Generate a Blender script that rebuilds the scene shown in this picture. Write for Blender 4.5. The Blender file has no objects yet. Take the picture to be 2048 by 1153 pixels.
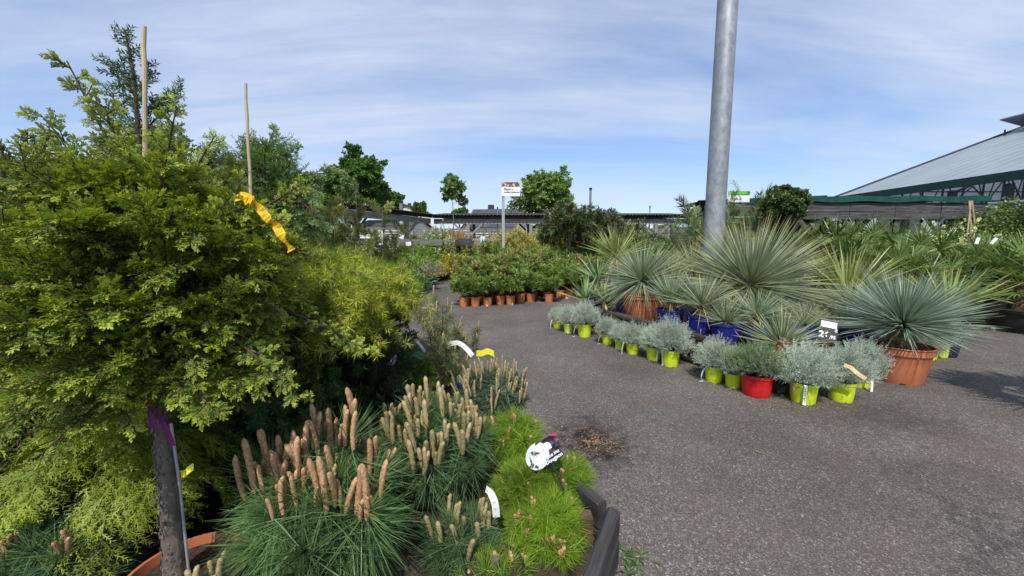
import bpy, math, random
import numpy as np
from mathutils import Vector, Matrix
random.seed(7); RG = np.random.default_rng(7)
R = math.radians; PI = math.pi
scn = bpy.context.scene; COL = scn.collection

# ---------------------------------------------------------------- camera
CAMH = 1.6; PIT = R(6.5); F = 760.0
cam = bpy.data.cameras.new('camera'); cam.sensor_width = 36; cam.lens = F/2048*36
cam.clip_start = 0.05; cam.clip_end = 3000
co = bpy.data.objects.new('camera', cam); COL.objects.link(co)
co.location = (0, 0, CAMH); co.rotation_euler = (R(90)-PIT, 0, 0); scn.camera = co
def ray(px, py):
    a = (px-1024)/F; b = (576.5-py)/F
    return Vector((a, math.cos(PIT)+b*math.sin(PIT), -math.sin(PIT)+b*math.cos(PIT)))
def at(px, py, Y):
    r = ray(px, py); return Vector((0, 0, CAMH)) + r*(Y/r.y)
def gr(px, py, z=0.0):
    r = ray(px, py); return Vector((0, 0, CAMH)) + r*((z-CAMH)/r.z)
def mpp(px, py, Y):
    r = ray(px, py); return (Y/r.y)/F      # metres per pixel at that depth

# ---------------------------------------------------------------- world & sun
SUN_EL = R(51); SUN_AZ = R(7)             # sun behind the camera, a little to its left
sd = Vector((-math.sin(SUN_AZ)*math.cos(SUN_EL), -math.cos(SUN_AZ)*math.cos(SUN_EL), math.sin(SUN_EL)))
w = bpy.data.worlds.new('World'); scn.world = w; w.use_nodes = True
nt = w.node_tree; nt.nodes.clear()
def N(nt, t, **k):
    n = nt.nodes.new(t)
    for a, b in k.items():
        if a.startswith('i_'): n.inputs[a[2:].replace('_', ' ')].default_value = b
        else: setattr(n, a, b)
    return n
def ramp(nt, pts, src=None, interp='LINEAR'):
    r = nt.nodes.new('ShaderNodeValToRGB'); cr = r.color_ramp; cr.interpolation = interp
    while len(cr.elements) < len(pts): cr.elements.new(0.5)
    for e, (p, c) in zip(cr.elements, pts):
        e.position = p; e.color = (c, c, c, 1) if isinstance(c, (int, float)) else (*c[:3], 1)
    if src is not None: nt.links.new(src, r.inputs[0])
    return r
L = nt.links.new
sky = N(nt, 'ShaderNodeTexSky', sky_type='NISHITA', sun_disc=False, sun_elevation=SUN_EL, sun_rotation=PI+SUN_AZ, altitude=50, air_density=1.0, dust_density=0.7, ozone_density=1.6)
tc = N(nt, 'ShaderNodeTexCoord')
sep = N(nt, 'ShaderNodeSeparateXYZ'); L(tc.outputs['Generated'], sep.inputs[0])
# project direction on a high cloud sheet
mx = N(nt, 'ShaderNodeMath', operation='MAXIMUM'); L(sep.outputs['Z'], mx.inputs[0]); mx.inputs[1].default_value = 0.0
ad = N(nt, 'ShaderNodeMath', operation='ADD'); L(mx.outputs[0], ad.inputs[0]); ad.inputs[1].default_value = 0.16
dx = N(nt, 'ShaderNodeMath', operation='DIVIDE'); L(sep.outputs['X'], dx.inputs[0]); L(ad.outputs[0], dx.inputs[1])
dy = N(nt, 'ShaderNodeMath', operation='DIVIDE'); L(sep.outputs['Y'], dy.inputs[0]); L(ad.outputs[0], dy.inputs[1])
cb = N(nt, 'ShaderNodeCombineXYZ'); L(dx.outputs[0], cb.inputs[0]); L(dy.outputs[0], cb.inputs[1])
mp = N(nt, 'ShaderNodeMapping'); L(cb.outputs[0], mp.inputs[0]); mp.inputs['Rotation'].default_value = (0, 0, R(-16)); mp.inputs['Scale'].default_value = (0.34, 1.05, 1)
mp.inputs['Location'].default_value = (0.9, 0.35, 0)
n1 = N(nt, 'ShaderNodeTexNoise', i_Scale=1.25, i_Detail=7.0, i_Roughness=0.55, i_Distortion=0.35); L(mp.outputs[0], n1.inputs[0])
mp2 = N(nt, 'ShaderNodeMapping'); L(cb.outputs[0], mp2.inputs[0]); mp2.inputs['Rotation'].default_value = (0, 0, R(-28)); mp2.inputs['Scale'].default_value = (0.5, 3.2, 1)
n2 = N(nt, 'ShaderNodeTexNoise', i_Scale=1.6, i_Detail=9.0, i_Roughness=0.62, i_Distortion=0.8); L(mp2.outputs[0], n2.inputs[0])
r1 = ramp(nt, [(0.34, 0.0), (0.62, 1.0)], n1.outputs[0]); r2 = ramp(nt, [(0.3, 0.5), (0.72, 1.0)], n2.outputs[0])
mm = N(nt, 'ShaderNodeMath', operation='MULTIPLY'); L(r1.outputs[0], mm.inputs[0]); L(r2.outputs[0], mm.inputs[1])
m3 = N(nt, 'ShaderNodeMath', operation='MULTIPLY_ADD'); L(mm.outputs[0], m3.inputs[0]); m3.inputs[1].default_value = 0.78; m3.inputs[2].default_value = 0.16
mix = N(nt, 'ShaderNodeMix', data_type='RGBA'); L(m3.outputs[0], mix.inputs[0]); 
tint = N(nt, 'ShaderNodeMix', data_type='RGBA', blend_type='MULTIPLY'); tint.inputs[0].default_value = 1; L(sky.outputs[0], tint.inputs[6]); tint.inputs[7].default_value = (0.84, 0.96, 1.16, 1)
L(tint.outputs[2], mix.inputs[6]); mix.inputs[7].default_value = (4.7, 5.3, 6.4, 1)
bg = N(nt, 'ShaderNodeBackground', i_Strength=0.15); L(mix.outputs[2], bg.inputs[0])
wo = N(nt, 'ShaderNodeOutputWorld'); L(bg.outputs[0], wo.inputs[0])
sl = bpy.data.lights.new('sun', 'SUN'); sl.energy = 4.3; sl.angle = R(0.6); sl.color = (1, 0.95, 0.87)
so = bpy.data.objects.new('sun', sl); COL.objects.link(so); so.rotation_euler = (-sd).to_track_quat('-Z', 'Y').to_euler(); so.location = (0, -5, 20)
scn.view_settings.view_transform = 'Standard'; scn.view_settings.look = 'None'; scn.view_settings.exposure = 0
scn.render.engine = 'CYCLES'
scn.cycles.max_bounces = 6; scn.cycles.diffuse_bounces = 3; scn.cycles.transmission_bounces = 4; scn.cycles.transparent_max_bounces = 6
scn.cycles.use_denoising = True

# ---------------------------------------------------------------- materials
def base_mat(name):
    m = bpy.data.materials.new(name); m.use_nodes = True
    nt = m.node_tree; b = nt.nodes['Principled BSDF']; return m, nt, b
def leaf(name, dark, light, tip=None, rough=0.5, tr=0.28, age=None, tipfrom=0.6, var=0.35, nscale=3.0):
    """col attribute: R random per leaf, G along the leaf, B age (young growth)"""
    m, nt, b = base_mat(name); L = nt.links.new
    at_ = N(nt, 'ShaderNodeAttribute', attribute_name='col'); s = N(nt, 'ShaderNodeSeparateColor'); L(at_.outputs['Color'], s.inputs[0])
    a = N(nt, 'ShaderNodeMix', data_type='RGBA'); L(s.outputs[0], a.inputs[0]); a.inputs[6].default_value = (*dark, 1); a.inputs[7].default_value = (*light, 1)
    out = a.outputs[2]
    if age:
        c = N(nt, 'ShaderNodeMix', data_type='RGBA'); L(s.outputs[2], c.inputs[0]); L(out, c.inputs[6]); c.inputs[7].default_value = (*age, 1); out = c.outputs[2]
    if tip:
        rr = ramp(nt, [(tipfrom, 0.0), (1.0, 1.0)], s.outputs[1])
        c = N(nt, 'ShaderNodeMix', data_type='RGBA'); L(rr.outputs[0], c.inputs[0]); L(out, c.inputs[6]); c.inputs[7].default_value = (*tip, 1); out = c.outputs[2]
    g = N(nt, 'ShaderNodeNewGeometry'); no = N(nt, 'ShaderNodeTexNoise', i_Scale=nscale, i_Detail=3.0); L(g.outputs['Position'], no.inputs[0])
    rr = ramp(nt, [(0.3, 1-var), (0.7, 1+var)], no.outputs[0])
    c = N(nt, 'ShaderNodeMix', data_type='RGBA', blend_type='MULTIPLY'); c.inputs[0].default_value = 1; L(out, c.inputs[6]); L(rr.outputs[0], c.inputs[7]); out = c.outputs[2]
    L(out, b.inputs['Base Color']); b.inputs['Roughness'].default_value = rough; b.inputs['Specular IOR Level'].default_value = 0.35
    t = N(nt, 'ShaderNodeBsdfTranslucent'); 
    tc_ = N(nt, 'ShaderNodeMix', data_type='RGBA', blend_type='MULTIPLY'); tc_.inputs[0].default_value = 1; L(out, tc_.inputs[6]); tc_.inputs[7].default_value = (1.5, 1.5, 0.7, 1); L(tc_.outputs[2], t.inputs[0])
    ms = N(nt, 'ShaderNodeMixShader'); ms.inputs[0].default_value = tr; L(b.outputs[0], ms.inputs[1]); L(t.outputs[0], ms.inputs[2])
    L(ms.outputs[0], nt.nodes['Material Output'].inputs[0]); return m
def solid(name, c1, c2=None, rough=0.7, scale=12.0, bump=0.0, bscale=None, stretch=None, metal=0.0, spec=0.4, detail=6.0, lo=0.35, hi=0.65, dirt=None):
    m, nt, b = base_mat(name); L = nt.links.new
    tc = N(nt, 'ShaderNodeTexCoord'); mp = N(nt, 'ShaderNodeMapping'); L(tc.outputs['Object'], mp.inputs[0])
    if stretch: mp.inputs['Scale'].default_value = stretch
    no = N(nt, 'ShaderNodeTexNoise', i_Scale=scale, i_Detail=detail, i_Roughness=0.6); L(mp.outputs[0], no.inputs[0])
    r = ramp(nt, [(lo, c1), (hi, c2 or c1)], no.outputs[0]); out = r.outputs[0]
    if dirt:
        dn = N(nt, 'ShaderNodeTexNoise', i_Scale=scale*0.35, i_Detail=8.0, i_Roughness=0.7); L(mp.outputs[0], dn.inputs[0])
        dr = ramp(nt, [(0.5, 0.0), (0.72, 1.0)], dn.outputs[0])
        c = N(nt, 'ShaderNodeMix', data_type='RGBA'); L(dr.outputs[0], c.inputs[0]); L(out, c.inputs[6]); c.inputs[7].default_value = (*dirt, 1); out = c.outputs[2]
    L(out, b.inputs['Base Color']); b.inputs['Roughness'].default_value = rough; b.inputs['Metallic'].default_value = metal; b.inputs['Specular IOR Level'].default_value = spec
    if bump:
        n3 = N(nt, 'ShaderNodeTexNoise', i_Scale=bscale or scale*3, i_Detail=6.0); L(mp.outputs[0], n3.inputs[0])
        bp = N(nt, 'ShaderNodeBump', i_Strength=bump, i_Distance=0.01); L(n3.outputs[0], bp.inputs['Height']); L(bp.outputs[0], b.inputs['Normal'])
    return m

M = {}
M['cyp'] = leaf('golden_cypress_leaf', (0.038, 0.088, 0.016), (0.145, 0.225, 0.028), age=(0.43, 0.49, 0.055), rough=0.5, tr=0.3, nscale=4)
M['cyp2'] = leaf('olive_cypress_leaf', (0.05, 0.095, 0.016), (0.17, 0.22, 0.025), age=(0.38, 0.42, 0.055), tr=0.3, nscale=4)
M['thread'] = leaf('thread_cypress_leaf', (0.07, 0.13, 0.015), (0.20, 0.27, 0.03), age=(0.36, 0.42, 0.05), tr=0.3)
M['nordmann'] = leaf('dark_fir_needle', (0.035, 0.085, 0.04), (0.08, 0.15, 0.06), age=(0.14, 0.2, 0.07), tr=0.1)
M['pine'] = leaf('long_pine_needle', (0.045, 0.12, 0.04), (0.16, 0.27, 0.09), age=(0.16, 0.26, 0.09), rough=0.5, tr=0.15)
M['pine2'] = leaf('dark_pine_needle', (0.03, 0.08, 0.035), (0.10, 0.18, 0.07), age=(0.14, 0.22, 0.08), rough=0.5, tr=0.15)
M['pineg'] = leaf('bright_pine_needle', (0.08, 0.17, 0.015), (0.22, 0.36, 0.03), age=(0.3, 0.42, 0.05), rough=0.4, tr=0.3)
M['pinel'] = leaf('olive_pine_needle', (0.06, 0.10, 0.045), (0.16, 0.21, 0.10), age=(0.24, 0.24, 0.08), rough=0.5, tr=0.15)
M['pineb'] = leaf('blue_pine_needle', (0.03, 0.075, 0.055), (0.09, 0.16, 0.12), age=(0.16, 0.2, 0.09), rough=0.4, tr=0.12)
M['cedar'] = leaf('golden_cedar_needle', (0.035, 0.09, 0.015), (0.14, 0.22, 0.025), age=(0.52, 0.53, 0.06), rough=0.45, tr=0.3)
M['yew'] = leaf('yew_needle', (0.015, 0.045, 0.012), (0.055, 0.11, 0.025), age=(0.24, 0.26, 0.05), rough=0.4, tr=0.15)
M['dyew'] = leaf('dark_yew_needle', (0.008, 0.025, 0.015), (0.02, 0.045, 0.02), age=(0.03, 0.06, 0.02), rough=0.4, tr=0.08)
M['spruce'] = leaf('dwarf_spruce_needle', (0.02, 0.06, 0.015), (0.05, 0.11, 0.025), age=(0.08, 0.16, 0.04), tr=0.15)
M['lace'] = leaf('blue_green_lace_leaf', (0.045, 0.11, 0.035), (0.13, 0.23, 0.07), age=(0.24, 0.33, 0.11), tr=0.25)
M['silver'] = leaf('silver_leaf', (0.13, 0.19, 0.14), (0.40, 0.47, 0.38), age=(0.54, 0.61, 0.51), rough=0.8, tr=0.12, var=0.2)
M['silverg'] = leaf('grey_green_leaf', (0.14, 0.18, 0.13), (0.30, 0.36, 0.27), age=(0.36, 0.42, 0.3), rough=0.8, tr=0.15)
M['lav'] = leaf('green_lavender_leaf', (0.07, 0.13, 0.04), (0.18, 0.27, 0.10), age=(0.20, 0.32, 0.08), rough=0.6, tr=0.25)
M['yuc'] = leaf('yucca_blade', (0.14, 0.21, 0.15), (0.31, 0.39, 0.28), tip=(0.55, 0.5, 0.2), tipfrom=0.72, age=(0.46, 0.47, 0.24), rough=0.42, tr=0.15, var=0.2)
M['yucb'] = leaf('blue_yucca_blade', (0.16, 0.23, 0.18), (0.33, 0.41, 0.33), tip=(0.5, 0.5, 0.28), tipfrom=0.85, age=(0.36, 0.44, 0.28), rough=0.42, tr=0.12, var=0.2)
M['dry'] = leaf('dry_blade', (0.30, 0.22, 0.10), (0.55, 0.42, 0.2), rough=0.8, tr=0.1)
M['yucg'] = leaf('green_yucca_blade', (0.12, 0.2, 0.05), (0.28, 0.36, 0.12), tip=(0.5, 0.42, 0.15), tipfrom=0.8, age=(0.4, 0.42, 0.14), rough=0.4, tr=0.2)
M['palm'] = leaf('fan_palm_leaf', (0.045, 0.10, 0.025), (0.14, 0.22, 0.06), tip=(0.28, 0.3, 0.1), tipfrom=0.75, age=(0.2, 0.28, 0.08), rough=0.4, tr=0.2)
M['palmd'] = leaf('date_palm_leaf', (0.05, 0.10, 0.035), (0.16, 0.24, 0.09), tip=(0.3, 0.3, 0.12), tipfrom=0.7, age=(0.2, 0.26, 0.1), rough=0.4, tr=0.2)
M['agave'] = leaf('broad_strap_leaf', (0.08, 0.17, 0.10), (0.20, 0.33, 0.18), tip=(0.4, 0.44, 0.16), tipfrom=0.8, age=(0.45, 0.5, 0.15), rough=0.4, tr=0.2)
M['ole'] = leaf('oleander_leaf', (0.035, 0.085, 0.02), (0.13, 0.22, 0.05), age=(0.26, 0.36, 0.08), rough=0.4, tr=0.2)
M['olev'] = leaf('variegated_oleander_leaf', (0.1, 0.15, 0.03), (0.34, 0.36, 0.09), age=(0.5, 0.48, 0.14), rough=0.5, tr=0.25)
M['oled'] = leaf('dark_oleander_leaf', (0.02, 0.05, 0.02), (0.07, 0.125, 0.045), age=(0.13, 0.15, 0.06), rough=0.35, tr=0.12)
M['red'] = leaf('oleander_bud', (0.42, 0.17, 0.11), (0.66, 0.36, 0.25), age=(0.7, 0.5, 0.36), rough=0.6, tr=0.25)
M['pink'] = leaf('pink_petal', (0.75, 0.3, 0.32), (0.85, 0.55, 0.5), rough=0.6, tr=0.3)
M['white'] = leaf('white_petal', (0.75, 0.72, 0.6), (0.85, 0.83, 0.75), rough=0.6, tr=0.3)
M['shg'] = leaf('green_shrub_leaf', (0.05, 0.13, 0.02), (0.16, 0.30, 0.04), age=(0.26, 0.4, 0.06), tr=0.3)
M['shy'] = leaf('yellow_green_shrub_leaf', (0.16, 0.22, 0.02), (0.38, 0.42, 0.04), age=(0.55, 0.5, 0.07), tr=0.3)
M['sho'] = leaf('orange_shrub_leaf', (0.22, 0.17, 0.03), (0.48, 0.34, 0.06), age=(0.6, 0.3, 0.07), tr=0.3)
M['shr'] = leaf('reddish_shrub_leaf', (0.14, 0.12, 0.03), (0.34, 0.2, 0.06), age=(0.5, 0.16, 0.07), tr=0.3)
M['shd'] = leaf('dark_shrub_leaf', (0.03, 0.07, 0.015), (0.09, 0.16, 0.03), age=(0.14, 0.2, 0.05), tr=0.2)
M['laurel'] = leaf('laurel_leaf', (0.018, 0.045, 0.015), (0.06, 0.11, 0.03), age=(0.12, 0.17, 0.05), rough=0.3, tr=0.12)
M['tree'] = leaf('tree_leaf', (0.025, 0.08, 0.012), (0.08, 0.17, 0.03), age=(0.12, 0.22, 0.04), tr=0.25, nscale=0.5)
M['tree2'] = leaf('light_tree_leaf', (0.07, 0.14, 0.03), (0.18, 0.28, 0.06), age=(0.22, 0.33, 0.08), tr=0.25, nscale=0.5)
M['treeo'] = leaf('olive_tree_leaf', (0.05, 0.075, 0.04), (0.13, 0.16, 0.085), age=(0.16, 0.19, 0.1), tr=0.2, nscale=0.5)
M['tree3'] = leaf('young_tree_leaf', (0.04, 0.10, 0.02), (0.14, 0.24, 0.06), age=(0.2, 0.28, 0.1), tr=0.25)
M['weed'] = leaf('weed_leaf', (0.04, 0.10, 0.02), (0.1, 0.2, 0.04), tr=0.2)
M['bark'] = solid('bark', (0.06, 0.048, 0.036), (0.22, 0.185, 0.145), 0.9, 9, 0.9, 30, stretch=(1, 1, 0.35), dirt=(0.2, 0.19, 0.165))
M['barkf'] = leaf('bark_scale', (0.08, 0.065, 0.05), (0.22, 0.19, 0.155), rough=0.9, tr=0.0)
M['chip2'] = solid('brown_bark_chip', (0.16, 0.09, 0.045), (0.42, 0.27, 0.14), 0.9, 60, detail=2)
M['twig'] = solid('twig', (0.09, 0.06, 0.035), (0.2, 0.14, 0.08), 0.85, 20)
M['twigd'] = solid('dark_twig', (0.04, 0.025, 0.018), (0.09, 0.055, 0.035), 0.85, 20)
M['candle'] = solid('tan_candle', (0.32, 0.16, 0.07), (0.66, 0.42, 0.23), 0.8, 90, 0.4)
M['candleo'] = solid('olive_candle', (0.26, 0.2, 0.08), (0.46, 0.38, 0.2), 0.8, 60, 0.4)
M['bud'] = solid('reddish_bud', (0.38, 0.17, 0.09), (0.58, 0.36, 0.22), 0.8, 60, 0.3)
M['bamboo'] = solid('bamboo', (0.42, 0.32, 0.2), (0.58, 0.46, 0.3), 0.55, 6, stretch=(1, 1, 0.3), dirt=(0.26, 0.2, 0.13))
M['terra'] = solid('terracotta_plastic', (0.42, 0.13, 0.055), (0.5, 0.17, 0.075), 0.5, 8, 0.05, dirt=(0.33, 0.13, 0.075))
M['orange'] = solid('orange_plastic', (0.5, 0.17, 0.06), (0.58, 0.21, 0.08), 0.45, 10, dirt=(0.42, 0.19, 0.1))
M['yellow'] = solid('lime_yellow_plastic', (0.54, 0.68, 0.02), (0.62, 0.76, 0.03), 0.4, 8, 0.1, 25, dirt=(0.40, 0.46, 0.08))
M['redp'] = solid('red_plastic', (0.52, 0.01, 0.012), (0.62, 0.02, 0.02), 0.4, 8, dirt=(0.42, 0.03, 0.02))
M['blue'] = solid('blue_plastic', (0.01, 0.02, 0.17), (0.02, 0.035, 0.26), 0.4, 8, dirt=(0.04, 0.045, 0.15))
M['navy'] = solid('navy_plastic', (0.012, 0.015, 0.05), (0.02, 0.025, 0.09), 0.45, 8)
M['black'] = solid('black_plastic', (0.012, 0.012, 0.014), (0.022, 0.022, 0.025), 0.42, 8, dirt=(0.05, 0.045, 0.04))
M['grey'] = solid('grey_plastic', (0.16, 0.18, 0.21), (0.2, 0.22, 0.25), 0.5, 8)
M['soil'] = solid('potting_soil', (0.02, 0.013, 0.009), (0.075, 0.045, 0.028), 0.95, 40, 1.0, 60)
M['mulch'] = solid('bed_soil', (0.014, 0.01, 0.008), (0.07, 0.05, 0.035), 0.95, 14, 1.0, 40, dirt=(0.09, 0.06, 0.04))
M['sleeper'] = solid('tarred_timber', (0.022, 0.02, 0.021), (0.07, 0.065, 0.066), 0.75, 7, 0.7, 25, stretch=(0.25, 3, 3), dirt=(0.11, 0.1, 0.1))
M['log'] = solid('dark_log', (0.014, 0.011, 0.01), (0.055, 0.042, 0.035), 0.85, 6, 0.8, 22, stretch=(0.3, 3, 3), dirt=(0.10, 0.08, 0.065))
M['brownw'] = solid('brown_timber', (0.06, 0.035, 0.02), (0.14, 0.09, 0.05), 0.85, 8, 0.5, stretch=(2, 2, 0.3))
M['greyw'] = solid('weathered_grey_wood', (0.17, 0.16, 0.15), (0.34, 0.33, 0.31), 0.85, 5, 0.5, 20, stretch=(0.5, 2, 6), dirt=(0.22, 0.2, 0.18))
M['greyw_shade'] = solid('dark_weathered_wood', (0.035, 0.033, 0.036), (0.10, 0.095, 0.095), 0.85, 5, 0.5, 20, stretch=(0.5, 2, 6), dirt=(0.17, 0.165, 0.16))  # grey wood again, darkened in colour to stand for its shaded side
M['fencew'] = solid('grey_fence_wood', (0.11, 0.105, 0.10), (0.22, 0.21, 0.195), 0.85, 5, 0.5, 20, stretch=(0.5, 2, 6))
M['postw'] = solid('pale_grey_post', (0.26, 0.27, 0.26), (0.42, 0.43, 0.41), 0.85, 6, 0.3, 20, stretch=(3, 3, 0.5))
M['roofd'] = solid('dark_corrugated_roof', (0.03, 0.022, 0.02), (0.075, 0.055, 0.048), 0.8, 3)
M['cream'] = solid('cream_wood', (0.6, 0.52, 0.33), (0.72, 0.65, 0.46), 0.8, 6)
M['galv'] = solid('galvanised_steel', (0.22, 0.24, 0.25), (0.36, 0.38, 0.39), 0.5, 14, 0.05, metal=0.45, stretch=(1, 1, 0.6), dirt=(0.46, 0.48, 0.48), lo=0.3, hi=0.7)
M['steel'] = solid('dull_steel', (0.45, 0.47, 0.48), (0.6, 0.61, 0.62), 0.4, 5, metal=0.5)
M['greenp'] = solid('green_paint', (0.008, 0.04, 0.028), (0.01, 0.052, 0.036), 0.5, 4)
M['greenc'] = solid('green_shade_cloth', (0.004, 0.04, 0.034), (0.008, 0.075, 0.06), 0.75, 4)
M['steel_shade'] = solid('dark_steel_and_shaded_post', (0.03, 0.032, 0.04), (0.055, 0.06, 0.07), 0.5, 4)  # dark steel; also colours pergola posts black for roof shade
M['wallw'] = solid('white_render', (0.68, 0.66, 0.6), (0.76, 0.74, 0.69), 0.9, 2)
M['slate'] = solid('slate_roof', (0.045, 0.045, 0.055), (0.09, 0.09, 0.10), 0.7, 1.5)
M['paper'] = solid('white_label', (0.78, 0.79, 0.8), (0.84, 0.85, 0.86), 0.45, 20)
M['ink'] = solid('black_ink', (0.02, 0.02, 0.022), None, 0.5, 10)
M['inkb'] = solid('grey_ink', (0.10, 0.14, 0.16), None, 0.5, 10)
M['ytape'] = solid('yellow_tape', (0.62, 0.36, 0.01), (0.86, 0.58, 0.02), 0.4, 30, 0.8, 60, dirt=(0.5, 0.27, 0.02))
M['yltape'] = solid('lemon_tape', (0.78, 0.72, 0.02), (0.85, 0.8, 0.05), 0.4, 20)
M['purple'] = solid('purple_ribbon', (0.13, 0.015, 0.12), (0.26, 0.03, 0.22), 0.5, 12)
M['cardg'] = solid('green_card', (0.10, 0.42, 0.18), (0.3, 0.62, 0.42), 0.4, 14)
M['signgreen'] = solid('green_leaf_print', (0.03, 0.2, 0.01), (0.16, 0.62, 0.05), 0.4, 9)
M['signflower'] = solid('flower_print', (0.08, 0.03, 0.03), (0.75, 0.55, 0.35), 0.4, 14, lo=0.42, hi=0.6)
M['cardy'] = solid('yellow_brown_print', (0.75, 0.5, 0.12), (0.7, 0.6, 0.42), 0.5, 40, dirt=(0.12, 0.06, 0.03))
M['cardph'] = solid('photo_print', (0.015, 0.012, 0.02), (0.22, 0.16, 0.24), 0.3, 30, lo=.45, hi=.75)
M['magenta'] = solid('magenta_print', (0.7, 0.02, 0.1), None, 0.3, 10)
M['pale'] = solid('pale_blue_print', (0.05, 0.06, 0.07), (0.66, 0.72, 0.74), 0.3, 22, lo=.40, hi=.47, detail=3)
M['chip'] = solid('bark_chip', (0.3, 0.17, 0.08), (0.5, 0.34, 0.18), 0.9, 4, detail=2)
M['palmtrunk'] = solid('shaggy_trunk', (0.08, 0.055, 0.03), (0.26, 0.19, 0.10), 0.95, 25, 1.0, 40)
M['glass'] = solid('dark_window', (0.03, 0.035, 0.045), None, 0.1, 3)
def gh_mat():
    m, nt, b = base_mat('translucent_roof_sheet'); L = nt.links.new
    tc = N(nt, 'ShaderNodeTexCoord'); wv = N(nt, 'ShaderNodeTexWave', wave_type='BANDS', bands_direction='Y', i_Scale=1.7); L(tc.outputs['Object'], wv.inputs[0])
    no = N(nt, 'ShaderNodeTexNoise', i_Scale=0.9, i_Detail=4.0); L(tc.outputs['Object'], no.inputs[0])
    ad = N(nt, 'ShaderNodeMath', operation='MULTIPLY_ADD'); L(wv.outputs[0], ad.inputs[0]); ad.inputs[1].default_value = 0.25; L(no.outputs[0], ad.inputs[2])
    r = ramp(nt, [(0.3, (0.5, 0.6, 0.64)), (0.9, (0.68, 0.77, 0.8))], ad.outputs[0]); L(r.outputs[0], b.inputs['Base Color']); b.inputs['Roughness'].default_value = 0.35
    t = N(nt, 'ShaderNodeBsdfTranslucent', i_Color=(0.6, 0.66, 0.68, 1)); ms = N(nt, 'ShaderNodeMixShader', i_Fac=0.5); L(b.outputs[0], ms.inputs[1]); L(t.outputs[0], ms.inputs[2]); L(ms.outputs[0], nt.nodes['Material Output'].inputs[0]); return m
M['gh'] = gh_mat()

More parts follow.
